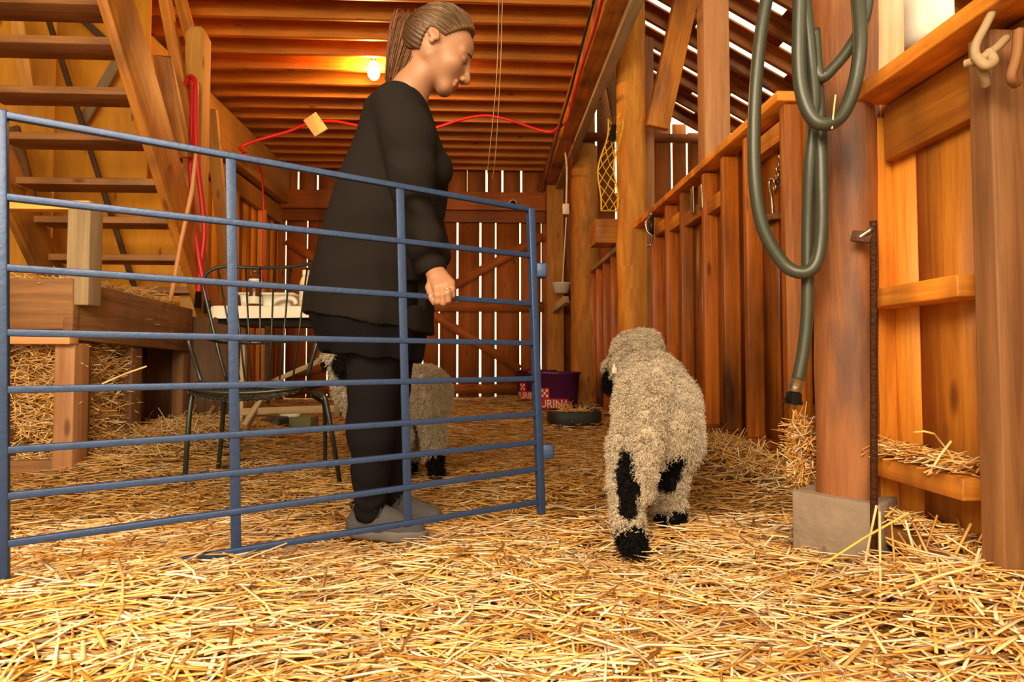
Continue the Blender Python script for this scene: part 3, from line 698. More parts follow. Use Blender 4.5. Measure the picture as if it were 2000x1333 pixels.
# ------------------------------------------------------------------ wire chair
ch = empty('wire_chair', GP(505,945,0), 'dark metal wire armchair with a woven seat on the straw', 'chair')
rt = .0105
sz = lambda px,py,d: P(px,py,d)
FL,FR,RL,RR = GP(360,961,.0),GP(664,950,.0),GP(428,925,.0),GP(636,866,.0)
RL=P(425,925,2.78); RL.z=.01; RR=P(636,862,2.95); RR.z=.01
tubes = [('leg',[FL+Vector((0,0,.01)),P(366,860,2.45),P(373,785,2.47),P(382,768,2.49),P(400,763,2.52)]),
         ('leg',[FR+Vector((0,0,.01)),P(652,870,2.46),P(638,790,2.46),P(630,772,2.47),P(612,765,2.5)]),
         ('leg',[RL,P(432,860,2.75),P(438,790,2.72),P(446,776,2.7)]),
         ('leg',[RR,P(634,800,2.88),P(624,782,2.8),P(606,772,2.74)])]
for n_,p_ in tubes: B().tube(spline(p_,6),rt,10).build(n_,'chair',ch,True)
for p_ in (RL,):
    B().tube([p_,p_+Vector((-.07,-.03,.0))],rt,8).build('foot','chair',ch,True)
# seat: shallow woven pan
N1=26; N2=20; cs=P(508,752,2.60)
V=[];Q=[]
for j in range(N2+1):
    for i in range(N1+1):
        u=i/N1*2-1; v=j/N2*2-1
        uu=u*math.sqrt(1-v*v/2.6); vv=v*math.sqrt(1-u*u/2.6)
        V.append((cs.x+uu*.30, cs.y+vv*.235, cs.z-.035+.05*abs(u)**2.5*.8-.02*max(0,-v)**3-.006*((i+j)%2)))
for j in range(N2):
    for i in range(N1): a=j*(N1+1)+i; Q.append((a,a+1,a+N1+2,a+N1+1))
so = B().quads(V,Q,[(0,0)]*4*len(Q)).build('seat','chair',ch)
w = so.modifiers.new('w','WIREFRAME'); w.thickness=.007; w.use_even_offset=False; w.use_replace=True
ring=[]; 
for k in range(40):
    a=2*PI*k/40; u=math.copysign(abs(math.cos(a))**.75,math.cos(a)); v=math.copysign(abs(math.sin(a))**.75,math.sin(a))
    ring.append((cs.x+u*.29,cs.y+v*.225,cs.z-.025+.03*abs(u)**2))
B().tube(ring+[ring[0]],.009,8,cap=False).build('seat_ring','chair',ch,True)
# back: hoop and fanned rods
hoop=[P(442,742,2.78),P(428,690,2.82),P(403,585,2.86),P(397,552,2.86),P(408,531,2.86),P(440,521,2.87),P(500,524,2.88),P(560,522,2.86),P(606,516,2.84),P(628,520,2.82),P(636,545,2.8),P(630,600,2.76),P(612,690,2.7),P(602,738,2.66)]
B().tube(spline(hoop,6),.009,10).build('back_hoop','chair',ch,True)
arm=[P(393,745,2.5),P(385,720,2.5),P(370,672,2.48),P(371,662,2.5),P(385,656,2.55),P(430,668,2.75),P(500,670,2.86),P(560,667,2.82),P(600,660,2.7),P(619,663,2.6),P(618,675,2.55),P(600,735,2.55)]
B().tube(spline(arm,6),.009,10).build('arm_rail','chair',ch,True)
tx=[425,455,480,508,535,566,600]; bx2=[468,478,490,508,527,546,572]
for i,(t_,b_) in enumerate(zip(tx,bx2)):
    B().tube([P(t_,523,2.87),P((t_*.5+b_*.5),635,2.86),P(b_,742,2.78)],.0048,6).build('back_rod','chair',ch,True)

# ------------------------------------------------------------------ tubs at the back
from math import sin, cos
def tub(name,label,cx,cy,r,h,text_ang,z0=0):
    t = empty(name,(cx,cy,z0),label,'tub')
    B().lathe((cx,cy,z0),[(0,.0),(r*.84,.0),(r*.87,.02),(r*.97,h-.03),(r*1.02,h-.025),(r*1.02,h),(r*.96,h),(r*.85,.03),(0,.03)],44).build('body','purple',t,True)
    # red band wrapped on the side
    def rr(z): return r*(.87+.10*(z-.02)/(h-.05))+.002
    b=B(); V=[];Q=[]
    a0,a1=text_ang-.62,text_ang+.75; n=24; zl,zh=.01,.125
    for k in range(n+1):
        a=a0+(a1-a0)*k/n
        for z in (zl,zh): V.append((cx+rr(z)*cos(a),cy+rr(z)*sin(a),z0+z+.02))
    for k in range(n): Q.append((2*k,2*k+2,2*k+3,2*k+1))
    b.quads(V,Q,[(0,0)]*4*len(Q)).build('red_band','redlab',t)
    # checker mark: red square with a three by three of pale squares
    sq=.115; zc=.205; ac=text_ang-.28
    def patch(a,z,w,hh,mat,off,nm):
        V=[];n=4
        for k in range(n+1):
            an=a+(w*(k/n-.5))/r
            for z_ in (z-hh/2,z+hh/2): V.append((cx+(rr(z_)+off)*cos(an),cy+(rr(z_)+off)*sin(an),z0+z_))
        return V,[(2*k,2*k+2,2*k+3,2*k+1) for k in range(n)]
    V,Q=patch(ac,zc,sq,sq,None,.0015,''); bs=B().quads(V,Q,[(0,0)]*16).build('emblem','redlab',t)
    b=B()
    for i in range(3):
        for j in range(3):
            if (i+j)%2==0:
                V,Q=patch(ac+(i-1)*.03/r,zc+(j-1)*.03,.028,.028,None,.004,''); b.quads(V,Q,[(0,0)]*16)
    b.build('check_square','cream',t)
    # lettering
    cu=bpy.data.curves.new('lettering','FONT'); cu.body='PURINA'; cu.size=.125; cu.align_x='CENTER'; cu.offset=.001; cu.space_character=1.0
    to=bpy.data.objects.new('tmp',cu); COL.objects.link(to); dg=bpy.context.evaluated_depsgraph_get(); me=bpy.data.meshes.new_from_object(to.evaluated_get(dg))
    bpy.data.objects.remove(to)
    for v in me.vertices:
        an=text_ang+.02+v.co.x/r; z=.045+v.co.y; v.co=(cx+(rr(z)+.003)*cos(an),cy+(rr(z)+.003)*sin(an),z0+z)
    me.name='lettering'; link('lettering',me,M['cream'],t)
    return t
c = GP(1090,805,0)
tub('feed_tub','front purple feed tub with a red band and pale lettering',c.x+.0,c.y+.29,.30,.44,math.radians(-105))
c = GP(1045,782,0)
tub('feed_tub','purple feed tub standing behind the front one toward the end door',c.x-.0,8.08,.29,.44,math.radians(-122))
c = GP(1128,836,0)
pn = empty('rubber_pan', (c.x,c.y+.2,0), 'low black rubber feed pan with straw sticking out', 'feed pan')
V=[];Q=[];n=36;prof=[(.0,.02,0),(.95,.0,0),(1,.02,.0),(1.0,.13,.0),(.95,.14,0),(.9,.12,0),(.86,.03,0),(0,.03,0)]
for r,z,_ in prof:
    for k in range(n):
        a=2*PI*k/n; e=.6; V.append((c.x+.235*r*math.copysign(abs(cos(a))**e,cos(a)), c.y+.2+.19*r*math.copysign(abs(sin(a))**e,sin(a)), z-.005))
for i in range(len(prof)-1):
    for k in range(n): Q.append((i*n+k,i*n+(k+1)%n,(i+1)*n+(k+1)%n,(i+1)*n+k))
B().quads(V,Q,[(0,0)]*4*len(Q)).build('body','rubber',pn,True)

# ------------------------------------------------------------------ gate
gt = empty('panel_gate', (-.6,1.3,0), 'blue painted metal livestock gate panel standing across the straw', 'gate')
GK = .878
da, db = 1.343*GK, 2.04*GK
A0,A1,B0,B1 = P(9,1160,da),P(6,215,da),P(1057,1005,db),P(1036,408,db)
def gp(u,v): return (A0.lerp(A1,v)).lerp(B0.lerp(B1,v),u)
gdir=(B0-A0).normalized(); gdir.z=0; gdir.normalize(); gn=Vector((-gdir.y,gdir.x,0))
yl=[225,385,523,650,762,880,970,1063,1150]; yr=[410,500,594,671,740,809,864,916,980]
for i,(a,b_) in enumerate(zip(yl,yr)):
    va=(1160-a)/945; vb=(1005-b_)/597
    p,q=A0.lerp(A1,va),B0.lerp(B1,vb); w=.0152
    B().bar(p,q,w,w,tone=1).build('rail','blue',gt,bevel=.002)
B().bar(gp(0,-.005),gp(0,1.0),.017,.017,up=gn).build('end_post','blue',gt,bevel=.003)
B().bar(gp(1,-.0),gp(1,1.0),.023,.023,up=gn).build('end_post','blue',gt,bevel=.003)
for u,v0,v1 in ((1/3,.02,1.0),(2/3,.02,1.0)):
    B().bar(gp(u,v0),gp(u,v1),.008,.023,up=gdir).build('upright','blue',gt,bevel=.0015)
for py in (528,883):
    v=(1005-py)/597; q=gp(1,v)+gdir*.032
    B().box(q,(.034,.045,.045),tone=1).build('hinge_lug','blue',gt,bevel=.004)

# ------------------------------------------------------------------ smooth bodies
class SDF:
    def __init__(s, lo, hi, res):
        s.lo=np.array(lo,float); s.res=res; s.n=[int(math.ceil((hi[i]-lo[i])/res))+1 for i in range(3)]
        s.f=np.full(s.n, 1.0, np.float32); s.ax=[(s.lo[i]+res*np.arange(s.n[i])).astype(np.float32) for i in range(3)]
    def sl(s, lo, hi):
        o=[]
        for i in range(3):
            a=max(0,int((lo[i]-s.lo[i])/s.res)); b=min(s.n[i],int((hi[i]-s.lo[i])/s.res)+2)
            if b<=a: return None,None
            o.append(slice(a,b))
        g=np.ix_(s.ax[0][o[0]],s.ax[1][o[1]],s.ax[2][o[2]]); return tuple(o),g
    def put(s, o, d, k, mode):
        f=s.f[o]
        if mode=='sub': d=-d; h=np.maximum(k-np.abs(f-d),0)/k; s.f[o]=np.maximum(f,d)+h*h*k*.25
        elif mode=='cut': s.f[o]=np.maximum(f,d)
        else: h=np.maximum(k-np.abs(f-d),0)/k; s.f[o]=np.minimum(f,d)-h*h*k*.25
    def cap(s, a, b, ra, rb, k=.02, mode='add'):
        a=np.array(a,float); b=np.array(b,float); m=max(ra,rb)+k*2.2+.02
        o,g=s.sl(np.minimum(a,b)-m,np.maximum(a,b)+m)
        if o is None: return s
        ab=b-a; L=max(ab@ab,1e-9); X,Y,Z=g
        t=np.clip(((X-a[0])*ab[0]+(Y-a[1])*ab[1]+(Z-a[2])*ab[2])/L,0,1)
        d=np.sqrt((X-a[0]-t*ab[0])**2+(Y-a[1]-t*ab[1])**2+(Z-a[2]-t*ab[2])**2)-(ra+t*(rb-ra)); s.put(o,d,k,mode); return s
    def chain(s, pts, rs, k=.02):
        for i in range(len(pts)-1): s.cap(pts[i],pts[i+1],rs[i],rs[i+1],k)
        return s
    def ell(s, c, r, R=None, k=.02, mode='add'):
        c=np.array(c,float); r=np.array(r,float); m=r.max()+k*2.2+.02
        o,g=s.sl(c-m,c+m)
        if o is None: return s
        X,Y,Z=g[0]-c[0],g[1]-c[1],g[2]-c[2]
        if R is not None:
            R=np.array(R); X,Y,Z=[R[0,i]*X+R[1,i]*Y+R[2,i]*Z for i in range(3)]
        k0=np.sqrt((X/r[0])**2+(Y/r[1])**2+(Z/r[2])**2)+1e-6; k1=np.sqrt((X/r[0]**2)**2+(Y/r[1]**2)**2+(Z/r[2]**2)**2)+1e-6
        s.put(o,k0*(k0-1)/k1,k,mode); return s
    def loft(s, rows, k=.03):
        """rows: (z, cx, cy, a, b) ellipses stacked upward"""
        r=np.array(sorted(rows)); z=s.ax[2]
        cx,cy,a,b=[np.interp(z,r[:,0],r[:,i])[None,None,:] for i in (1,2,3,4)]
        X,Y=s.ax[0][:,None,None],s.ax[1][None,:,None]
        q=np.sqrt(((X-cx)/a)**2+((Y-cy)/b)**2)+1e-6; q1=np.sqrt(((X-cx)/a**2)**2+((Y-cy)/b**2)**2)+1e-6
        d=q*(q-1)/q1; zz=z[None,None,:]; d=np.maximum(d,np.maximum(r[0,0]-zz,zz-r[-1,0]))
        s.put((slice(None),)*3,d.astype(np.float32),k,'add'); return s
    def mesh(s):
        """surface nets"""
        f=s.f; ins=f<0; c=np.zeros([n-1 for n in s.n],np.int8)
        offs=[(i,j,k) for i in(0,1) for j in(0,1) for k in(0,1)]
        def sh(A,o): return A[o[0]:o[0]+s.n[0]-1,o[1]:o[1]+s.n[1]-1,o[2]:o[2]+s.n[2]-1]
        for o in offs: c+=sh(ins,o)
        act=(c>0)&(c<8); I=np.argwhere(act); idm=np.full(act.shape,-1,np.int32); idm[act]=np.arange(len(I))
        cv=np.stack([f[I[:,0]+o[0],I[:,1]+o[1],I[:,2]+o[2]] for o in offs],1)
        acc=np.zeros((len(I),3)); cnt=np.zeros(len(I))
        for a in range(8):
            for b in range(a+1,8):
                if sum(abs(offs[a][i]-offs[b][i]) for i in range(3))!=1: continue
                fa,fb=cv[:,a],cv[:,b]; m=(fa<0)!=(fb<0); t=np.where(m,fa/np.where(fa-fb==0,1,fa-fb),0)
                p=np.array(offs[a])+t[:,None]*(np.array(offs[b])-np.array(offs[a])); acc+=np.where(m[:,None],p,0); cnt+=m
        V=s.lo+(I+acc/cnt[:,None])*s.res; Q=[]
        for ax in range(3):
            o1=[(1,2),(2,0),(0,1)][ax]
            A=ins; n=s.n; sl0=[slice(None)]*3; sl1=[slice(None)]*3; sl0[ax]=slice(0,n[ax]-1); sl1[ax]=slice(1,n[ax])
            a0,a1=A[tuple(sl0)],A[tuple(sl1)]; E=np.argwhere(a0!=a1)
            E=E[(E[:,o1[0]]>0)&(E[:,o1[1]]>0)&(E[:,o1[0]]<n[o1[0]]-1)&(E[:,o1[1]]<n[o1[1]]-1)]
            e=lambda d0,d1:(lambda G:idm[G[:,0],G[:,1],G[:,2]])(E-np.array([d0 if i==o1[0] else d1 if i==o1[1] else 0 for i in range(3)]))
            q=np.stack([e(1,1),e(0,1),e(0,0),e(1,0)],1); fl=~a0[tuple(E.T)]
            q[fl]=q[fl][:,::-1]; Q.append(q)
        Q=np.vstack(Q); return V,Q
    def smooth(s,n=1):
        for _ in range(n):
            for ax in range(3):
                g=s.f; a=np.roll(g,1,ax); b=np.roll(g,-1,ax); s.f=(.25*a+.5*g+.25*b).astype(np.float32)
        return s
def wob3(V,sc,seed=0):
    r=np.random.default_rng(seed); o=np.zeros(len(V))
    for i in range(6):
        w=r.normal(size=3)*sc*(1+.5*i); o+=np.sin(V@w+r.uniform(0,6))/(1+.5*i)
    return o/2.5
def normals(V,Q):
    n=np.cross(V[Q[:,2]]-V[Q[:,0]],V[Q[:,3]]-V[Q[:,1]]); N=np.zeros_like(V)
    for k in range(4): np.add.at(N,Q[:,k],n)
    return N/(np.linalg.norm(N,axis=1,keepdims=True)+1e-9)

# ------------------------------------------------------------------ the person
def pv(*a): return np.array(P(*a))
DP = 1.86
pr = empty('person', (-.34,1.9,0), 'person in black knitted tunic and leggings leaning over, hand on the gate rail', 'person')
# head frame: f forward, u up, s toward the camera side
hc = pv(848,92,DP); th_=math.radians(31); hf=np.array([math.cos(th_),.10,-math.sin(th_)]); hf/=np.linalg.norm(hf)
hs=np.array([0.06,-1,0.0]); hs-=hf*(hs@hf); hs/=np.linalg.norm(hs); hu=np.cross(hs,hf); hu = hu if hu[2]>0 else -hu
SC=1.13
def H(x,y,z): return hc+SC*(hf*x+hs*y+hu*z)
HR=np.array([hf,hs,hu])
def he(sd,c,r,k=.02,mode='add'): sd.ell(H(*c),np.array(r)*SC,HR,k,mode)
def hcap(sd,a,b,ra,rb,k=.01,mode='add'): sd.cap(H(*a),H(*b),ra*SC,rb*SC,k,mode)
lo,hi=pv(590,1060,DP)-np.array([0,.34,0]),pv(960,10,DP)+np.array([0,.24,0])
bd=SDF((lo[0],1.36,-.02),(hi[0]+.01,2.12,hi[2]),.0035)
# trunk, under the clothes
bd.loft([(pv(0,660,DP)[2],pv(735,0,DP)[0],DP+.02,.10,.14),(pv(0,560,DP)[2],pv(735,0,DP)[0],DP+.02,.13,.15),(pv(0,400,DP)[2],pv(757,0,DP)[0],DP+.02,.12,.12),(pv(0,280,DP)[2],pv(778,0,DP)[0],DP+.02,.12,.14),(pv(0,215,DP)[2],pv(778,0,DP)[0],DP+.02,.08,.12)],.03)
bd.chain([pv(783,228,DP),pv(800,180,DP),pv(825,135,DP)],[.072,.056,.052],.03)
bd.cap(pv(762,222,DP-.12),pv(765,222,DP+.14),.04,.04,.05)
# skull and face
he(bd,(-.008,0,.025),(.098,.077,.076),.02); he(bd,(.050,0,.030),(.058,.06,.054),.02)
he(bd,(.054,0,-.02),(.050,.058,.062),.025); hcap(bd,(.015,.045,-.045),(.085,.016,-.086),.02,.014,.03); hcap(bd,(.015,-.045,-.045),(.085,-.016,-.086),.02,.014,.03)
he(bd,(.088,0,-.084),(.017,.02,.016),.03); he(bd,(.035,0,-.07),(.055,.038,.024),.03)
for s_ in (-1,1):
    he(bd,(.078,.036*s_,-.022),(.022,.021,.02),.02); hcap(bd,(.101,.012*s_,.020),(.084,.042*s_,.020),.0075,.006,.02)
    he(bd,(.111,.031*s_,.001),(.013,.016,.009),.014,'sub')
    he(bd,(.092,.031*s_,.000),(.013,.0135,.010),.006)
    he(bd,(.119,.011*s_,-.036),(.010,.007,.007),.006)
    # ear
    he(bd,(0,.076*s_,-.002),(.0145,.007,.021),.005); he(bd,(.003,.084*s_,.004),(.008,.005,.015),.005,'sub'); he(bd,(.004,.074*s_,-.022),(.008,.006,.008),.006)
hcap(bd,(.104,0,.014),(.127,0,-.026),.0075,.0095,.012); he(bd,(.128,0,-.032),(.0105,.0105,.009),.008)
he(bd,(.108,0,-.056),(.008,.021,.006),.006); he(bd,(.106,0,-.068),(.008,.018,.006),.006); he(bd,(.117,0,-.0615),(.009,.019,.0014),.003,'sub')
# arms
shn=pv(786,222,DP-.15); eln=pv(808,385,DP-.155); wrn=pv(846,522,1.695)
bd.chain([shn,eln,wrn],[.045,.036,.024],.02)
shf=pv(790,222,DP+.17); elf=pv(825,400,DP+.17); wrf=pv(856,500,DP+.03); 
bd.chain([shf,elf,wrf],[.045,.036,.024],.02)
# near hand on the rail
hd=1.625
pk=[pv(852,562,hd),pv(863,560,hd-.004),pv(873,557,hd),pv(881,553,hd+.01)]
bd.chain([wrn,pv(853,543,1.66)],[.026,.024],.012)
for i,k_ in enumerate(pk): bd.chain([wrn+np.array([.004*(i-1.5),0,-.005]),k_],[.019,.0125],.012)
fl_=[(.030,.020,.016),(.034,.023,.017),(.032,.021,.016),(.026,.017,.014)]
for i,k_ in enumerate(pk):
    a,b_,c_=fl_[i]
    p1=k_+np.array([.004,-.018,-a*.75]); p2=p1+np.array([0.001,.004,-b_]); p3=p2+np.array([-.002,.016,-.004])
    bd.chain([k_,p1,p2,p3],[.0115,.0098,.0088,.0075],.003)
bd.chain([pv(845,545,1.665),pv(839,562,1.645),pv(842,580,1.625),pv(848,592,1.622)],[.014,.012,.010,.008],.006)
# far hand hanging in front of the body
bd.chain([wrf,pv(854,522,DP+.01)],[.024,.022],.01)
for i in range(4):
    k_=pv(850+3.5*i,538+1*i,DP-.01+.004*i); bd.chain([pv(853,522,DP),k_,k_+np.array([.004,0,-.03]),k_+np.array([-.006,0,-.048])],[.018,.010,.009,.0075],.004)
# legs
near=[pv(735,640,DP-.07),pv(728,760,DP-.07),pv(727,850,DP-.06),pv(724,920,DP-.04),pv(722,1000,DP-.03)]
far=[pv(760,640,DP+.10),pv(757,760,DP+.11),pv(757,850,DP+.12),pv(756,920,DP+.13),pv(758,985,DP+.13)]
for L_ in (near,far): bd.chain(L_,[.085,.062,.056,.048,.036],.02)
V,Q=bd.mesh(); body=link('body',np_mesh('body',V,Q,smooth=True),M['skin'],pr); del bd
# eyes
for s_ in (-1,1):
    B().lathe((0,0,0),[(0,-.002),(.0025,-.0012),(.0035,0),(.0025,.0012),(0,.002)],12).build('eye','black',pr,True)
    o=[k for k in pr.children if k.name.startswith('eye')][-1]; o.location=Vector(H(.1065,.0315*s_,-.0035))-pr.location
for z_,r_l in ((-.0565,.0048),(-.0675,.0046)):
    s_l=SDF(hc-.2,hc+.2,.0016); he(s_l,(.1095,0,z_),(.0075,.0195,r_l),.003); V,Q=s_l.mesh(); link('lip',np_mesh('lip',V,Q,smooth=True),plain('lip_skin',(.40,.12,.08),.45),pr)
for s_ in (-1,1):
    a_,b2_,c_2=H(.1085,.014*s_,.022),H(.106,.028*s_,.0265),H(.097,.043*s_,.021)
    B().tube(spline([a_,b2_,c_2],5),[.0016+.0014*math.sin(k/10*PI) for k in range(11)],6).build('eyebrow',plain('brow_hair',(.10,.05,.025),.8),pr,True)
# ring
rg_=pk[2]+np.array([.003,-.012,-.014]); pts=[rg_+np.array([math.cos(a)*.0112,math.sin(a)*.0112,0]) for a in np.linspace(0,2*PI,17)]
B().tube(pts,.0018,6,cap=False).build('finger_ring','steel',pr,True)
# leggings
lg=SDF((lo[0],1.55,.0),(hi[0],2.2,pv(0,600,DP)[2]),.005)
for L_ in (near,far):
    L2=[p.copy() for p in L_]; lg.chain(L2,[.100,.0745,.067,.058,.047],.02)
lg.ell(near[2]+np.array([-.028,0,.03]),(.05,.05,.09),None,.03); lg.ell(far[2]+np.array([-.02,0,.03]),(.05,.05,.09),None,.03)
zc=lg.ax[2][None,None,:]; lg.put((slice(None),)*3,(.058-zc)+0*lg.f,.01,'cut')
V,Q=lg.mesh(); n_=normals(V,Q); V=V+n_*(.0022*np.sin(V[:,2:3]*150+4*np.sin(V[:,:1]*30))*np.exp(-((V[:,2:3]-.12)/.07)**2)+.0015*wob3(V,22,4)[:,None])
link('leggings',np_mesh('leggings',V,Q,smooth=True),M['legging'],pr)
# under tunic
def rows(tab, dc, bsc):
    out=[]
    for py,l,r,b in tab:
        a=pv(l,py,DP); c_=pv(r,py,DP); out.append((a[2],(a[0]+c_[0])/2,DP+dc,(c_[0]-a[0])/2,b*bsc))
    return out
sk=SDF((lo[0]-.03,1.5,.4),(hi[0],2.25,1.1),.005)
sk.loft(rows([(560,625,838,.18),(620,610,838,.19),(670,628,830,.19),(716,645,822,.19)],.02,1),.02)
X,Y,Z=sk.ax[0][:,None,None],sk.ax[1][None,:,None],sk.ax[2][None,None,:]
hp=pv(735,697,DP); sk.put((slice(None),)*3,(hp[2]-.11*(X-hp[0])-Z)+0*sk.f,.01,'cut')
V,Q=sk.mesh(); n_=normals(V,Q); fo=np.sin(np.arctan2(V[:,1]-DP,V[:,0]-hp[0])*9+2)*np.clip((.85-V[:,2])*3,0,1); V=V+n_*(.008*fo)[:,None]
link('under_tunic',np_mesh('under_tunic',V,Q,smooth=True),M['cloth2'],pr)
# knitted tunic
tn=SDF((lo[0]-.05,1.45,.55),(hi[0],2.3,1.55),.0048)
tn.loft(rows([(172,752,812,.06),(190,730,832,.13),(215,712,842,.17),(245,702,851,.185),(285,688,865,.19),(325,672,875,.19),(380,651,872,.18),(430,636,864,.185),(480,622,857,.19),(530,611,852,.195),(580,602,848,.2),(625,598,846,.2),(680,598,846,.2)],.02,1),.03)
tn.ell(pv(838,330,DP-.06),(.075,.07,.07),None,.03); tn.ell(pv(838,330,DP+.09),(.075,.07,.07),None,.03)
sl_=[pv(775,212,DP-.13),pv(797,270,DP-.16),pv(805,340,DP-.165),pv(811,400,DP-.16),pv(828,470,DP-.155),pv(838,522,1.70)]
tn.chain(sl_,[.075,.078,.068,.058,.052,.046],.025)
tn.chain([pv(780,212,DP+.15),pv(805,300,DP+.18),pv(825,400,DP+.17),pv(856,500,DP+.04)],[.072,.07,.058,.045],.025)
X,Y,Z=tn.ax[0][:,None,None],tn.ax[1][None,:,None],tn.ax[2][None,None,:]
hp=pv(600,612,DP); tn.put((slice(None),)*3,(hp[2]-.17*(X-hp[0])-Z)+0*tn.f,.01,'cut')
# neck opening
tn.cap(pv(790,175,DP),pv(812,125,DP),.066,.08,.012,'sub')
wn_=pv(843,531,1.695); ax_=(wrn-eln)/np.linalg.norm(wrn-eln)
o,g=tn.sl(wn_-.09,wn_+.09)
d=(g[0]-wn_[0])*ax_[0]+(g[1]-wn_[1])*ax_[1]+(g[2]-wn_[2])*ax_[2]; tn.put(o,d+0*tn.f[o],.005,'cut')
V,Q=tn.mesh(); n_=normals(V,Q)
low=np.clip((1.15-V[:,2])*2,0,1); ang=np.arctan2(V[:,1]-DP,V[:,0]-pv(735,0,DP)[0])
fo=(np.sin(ang*7+1.5*np.sin(V[:,2]*6))*.0045+np.sin(ang*17+V[:,2]*8)*.0012)*low
dist=np.min([np.linalg.norm(V-p,axis=1) for p in sl_[2:5]],axis=0)
fo+=np.exp(-(dist/.09)**2)*.004*np.sin((V[:,2]*1.0+V[:,0]*.8)*75+wob3(V,9,2)*2)
fo+=.0035*wob3(V,11,8)
V=V+n_*fo[:,None]; me=np_mesh('knitted_tunic',V,Q,smooth=True); tun=link('knitted_tunic',me,M['knit'],pr)
# cuff
d_=ax_; c0=wn_-ax_*.045
B().tube([c0,c0+ax_*.02,wn_,wn_+ax_*.004],[.049,.050,.047,.042],24).build('cuff','knit',tun,True)
# shoes
def shoe(heel,toe,ankle,pa):
    heel=np.array(heel);toe=np.array(toe);d=toe-heel;d[2]=0;L_=np.linalg.norm(d);d/=L_;n_=np.array([-d[1],d[0],0]);z0=heel[2]
    q=lambda t,s_,z:heel+d*L_*t+n_*s_+np.array([0,0,z])
    so=SDF(np.minimum(heel,toe)-.1,np.maximum(heel,toe)+np.array([.1,.1,.2]),.0035)
    so.chain([q(.13,0,.028),q(.35,0,.026),q(.62,.004,.025),q(.88,.0,.03)],[.040,.038,.048,.036],.02)
    o,g=so.sl(so.lo,so.lo+10); so.put(o,(g[2]-(z0+.034))+0*so.f[o],.004,'cut'); so.put(o,((z0)-g[2])+0*so.f[o],.004,'cut')
    V,Q=so.mesh(); sh=link('shoe',np_mesh('shoe',V,Q,smooth=True),M['sole'],pr)
    up=SDF(np.minimum(heel,toe)-.1,np.maximum(heel,toe)+np.array([.1,.1,.25]),.0035)
    up.chain([q(.13,0,.045),q(.2,0,.075)],[.036,.034],.02); up.chain([q(.13,0,.04),q(.4,0,.045),q(.65,.003,.032),q(.87,0,.027)],[.036,.040,.043,.032],.025)
    up.chain([q(.25,0,.095),q(.5,0,.06)],[.033,.034],.03)
    up.cap(q(.16,0,.145),q(.24,0,.09),.036,.030,.01,'sub')
    o,g=up.sl(up.lo,up.lo+10); up.put(o,(z0+.026-g[2])+0*up.f[o],.004,'cut')
    V,Q=up.mesh(); u=link('upper',np_mesh('upper',V,Q,smooth=True),M['shoe'],sh)
    b=B()
    for i in range(5):
        t=.36+.075*i; z=.098-.012*i
        b.tube(spline([q(t,-.03,z-.022),q(t+.01,-.015,z-.002),q(t+.02,.015,z-.004),q(t+.01,.03,z-.024)],4),.003,6)
    b.tube(spline([q(.33,0,.098),q(.36,-.03,.108),q(.43,-.045,.095),q(.36,-.02,.1)],5),.0028,6); b.tube(spline([q(.33,0,.098),q(.4,-.02,.115),q(.47,-.03,.1),q(.45,-.045,.075)],5),.0028,6)
    b.build('laces','shoeblack',u,True)
    B().tube(spline([q(.12,-.038,.1),q(.06,-.02,.104),q(.04,0,.106),q(.06,.02,.104),q(.12,.038,.1),q(.25,.035,.105),q(.33,.0,.108),q(.25,-.035,.105),q(.12,-.038,.1)],6),.0055,8,cap=False).build('collar','shoeblack',u,True)
h_=GP(676,1038,0); t_=GP(834,1052,0); h_.z=t_.z=.0
h_=P(682,1020,1.86); h_.z=.0; t_=P(834,1020,1.80); t_.z=0.0
shoe(h_,t_,near[-1],0)
h_=P(718,1000,2.00); h_.z=.0; t_=P(866,1000,1.98); t_.z=.0
shoe(h_,t_,far[-1],0)
# hair
hr=SDF(hc-.3,hc+.25,.004)
he(hr,(-.011,0,.026),(.105,.083,.084),.02); he(hr,(.040,0,.048),(.064,.066,.052),.03)
o,g=hr.sl(hr.lo,hr.lo+10)
def hplane(pt,nrm_):    # keep where (p-pt).n < 0
    p0=H(*pt); nn=hf*nrm_[0]+hs*nrm_[1]+hu*nrm_[2]; nn/=np.linalg.norm(nn)
    return (g[0]-p0[0])*nn[0]+(g[1]-p0[1])*nn[1]+(g[2]-p0[2])*nn[2]
f1=hplane((.045,0,.046),(.081,0,-.045)); f2=hplane((0,0,.014),(0,0,-1)); f2c=hplane((-.026,0,0),(1,0,.18)); f2b=hplane((-.03,0,-.055),(.3,0,-1)) 
hh=np.maximum(.05-np.abs(f2-f2c),0)/.05; dd=np.maximum(f1,np.minimum(f2,f2c)-hh*hh*.0125); dd=np.maximum(dd,f2b); hr.put(o,dd+0*hr.f[o],.01,'cut')
for s_ in (-1,1): he(hr,(.0,.083*s_,-.004),(.0145,.03,.019),.003,'sub')
kn=pv(805,46,DP)
hr.ell(kn,(.03,.03,.028),None,.02)
hr.chain([kn,pv(798,58,DP),pv(790,90,DP-.005),pv(781,120,DP-.01),pv(772,152,DP-.01)],[.022,.030,.032,.024,.010],.015)
V,Q=hr.mesh(); n_=normals(V,Q)
kv=V-kn; an=np.arctan2(kv[:,1],kv@hu); V=V+n_*(.0012*np.sin(an*44+wob3(V,14,3)*2.5))[:,None]
mixv=np.clip((V[:,0]-pv(800,0,DP)[0])*7,0,1)[:,None]
tone=(np.array([.06,.026,.01])*(1-mixv)+np.array([.17,.095,.045])*mixv)*(1+.35*np.sin(an*60+wob3(V,20,5)*3))[:,None]
hair=link('hair',np_mesh('hair',V,Q,tone=tone,smooth=True),M['hair'],pr)
SV,SN,ST=V,n_,tone
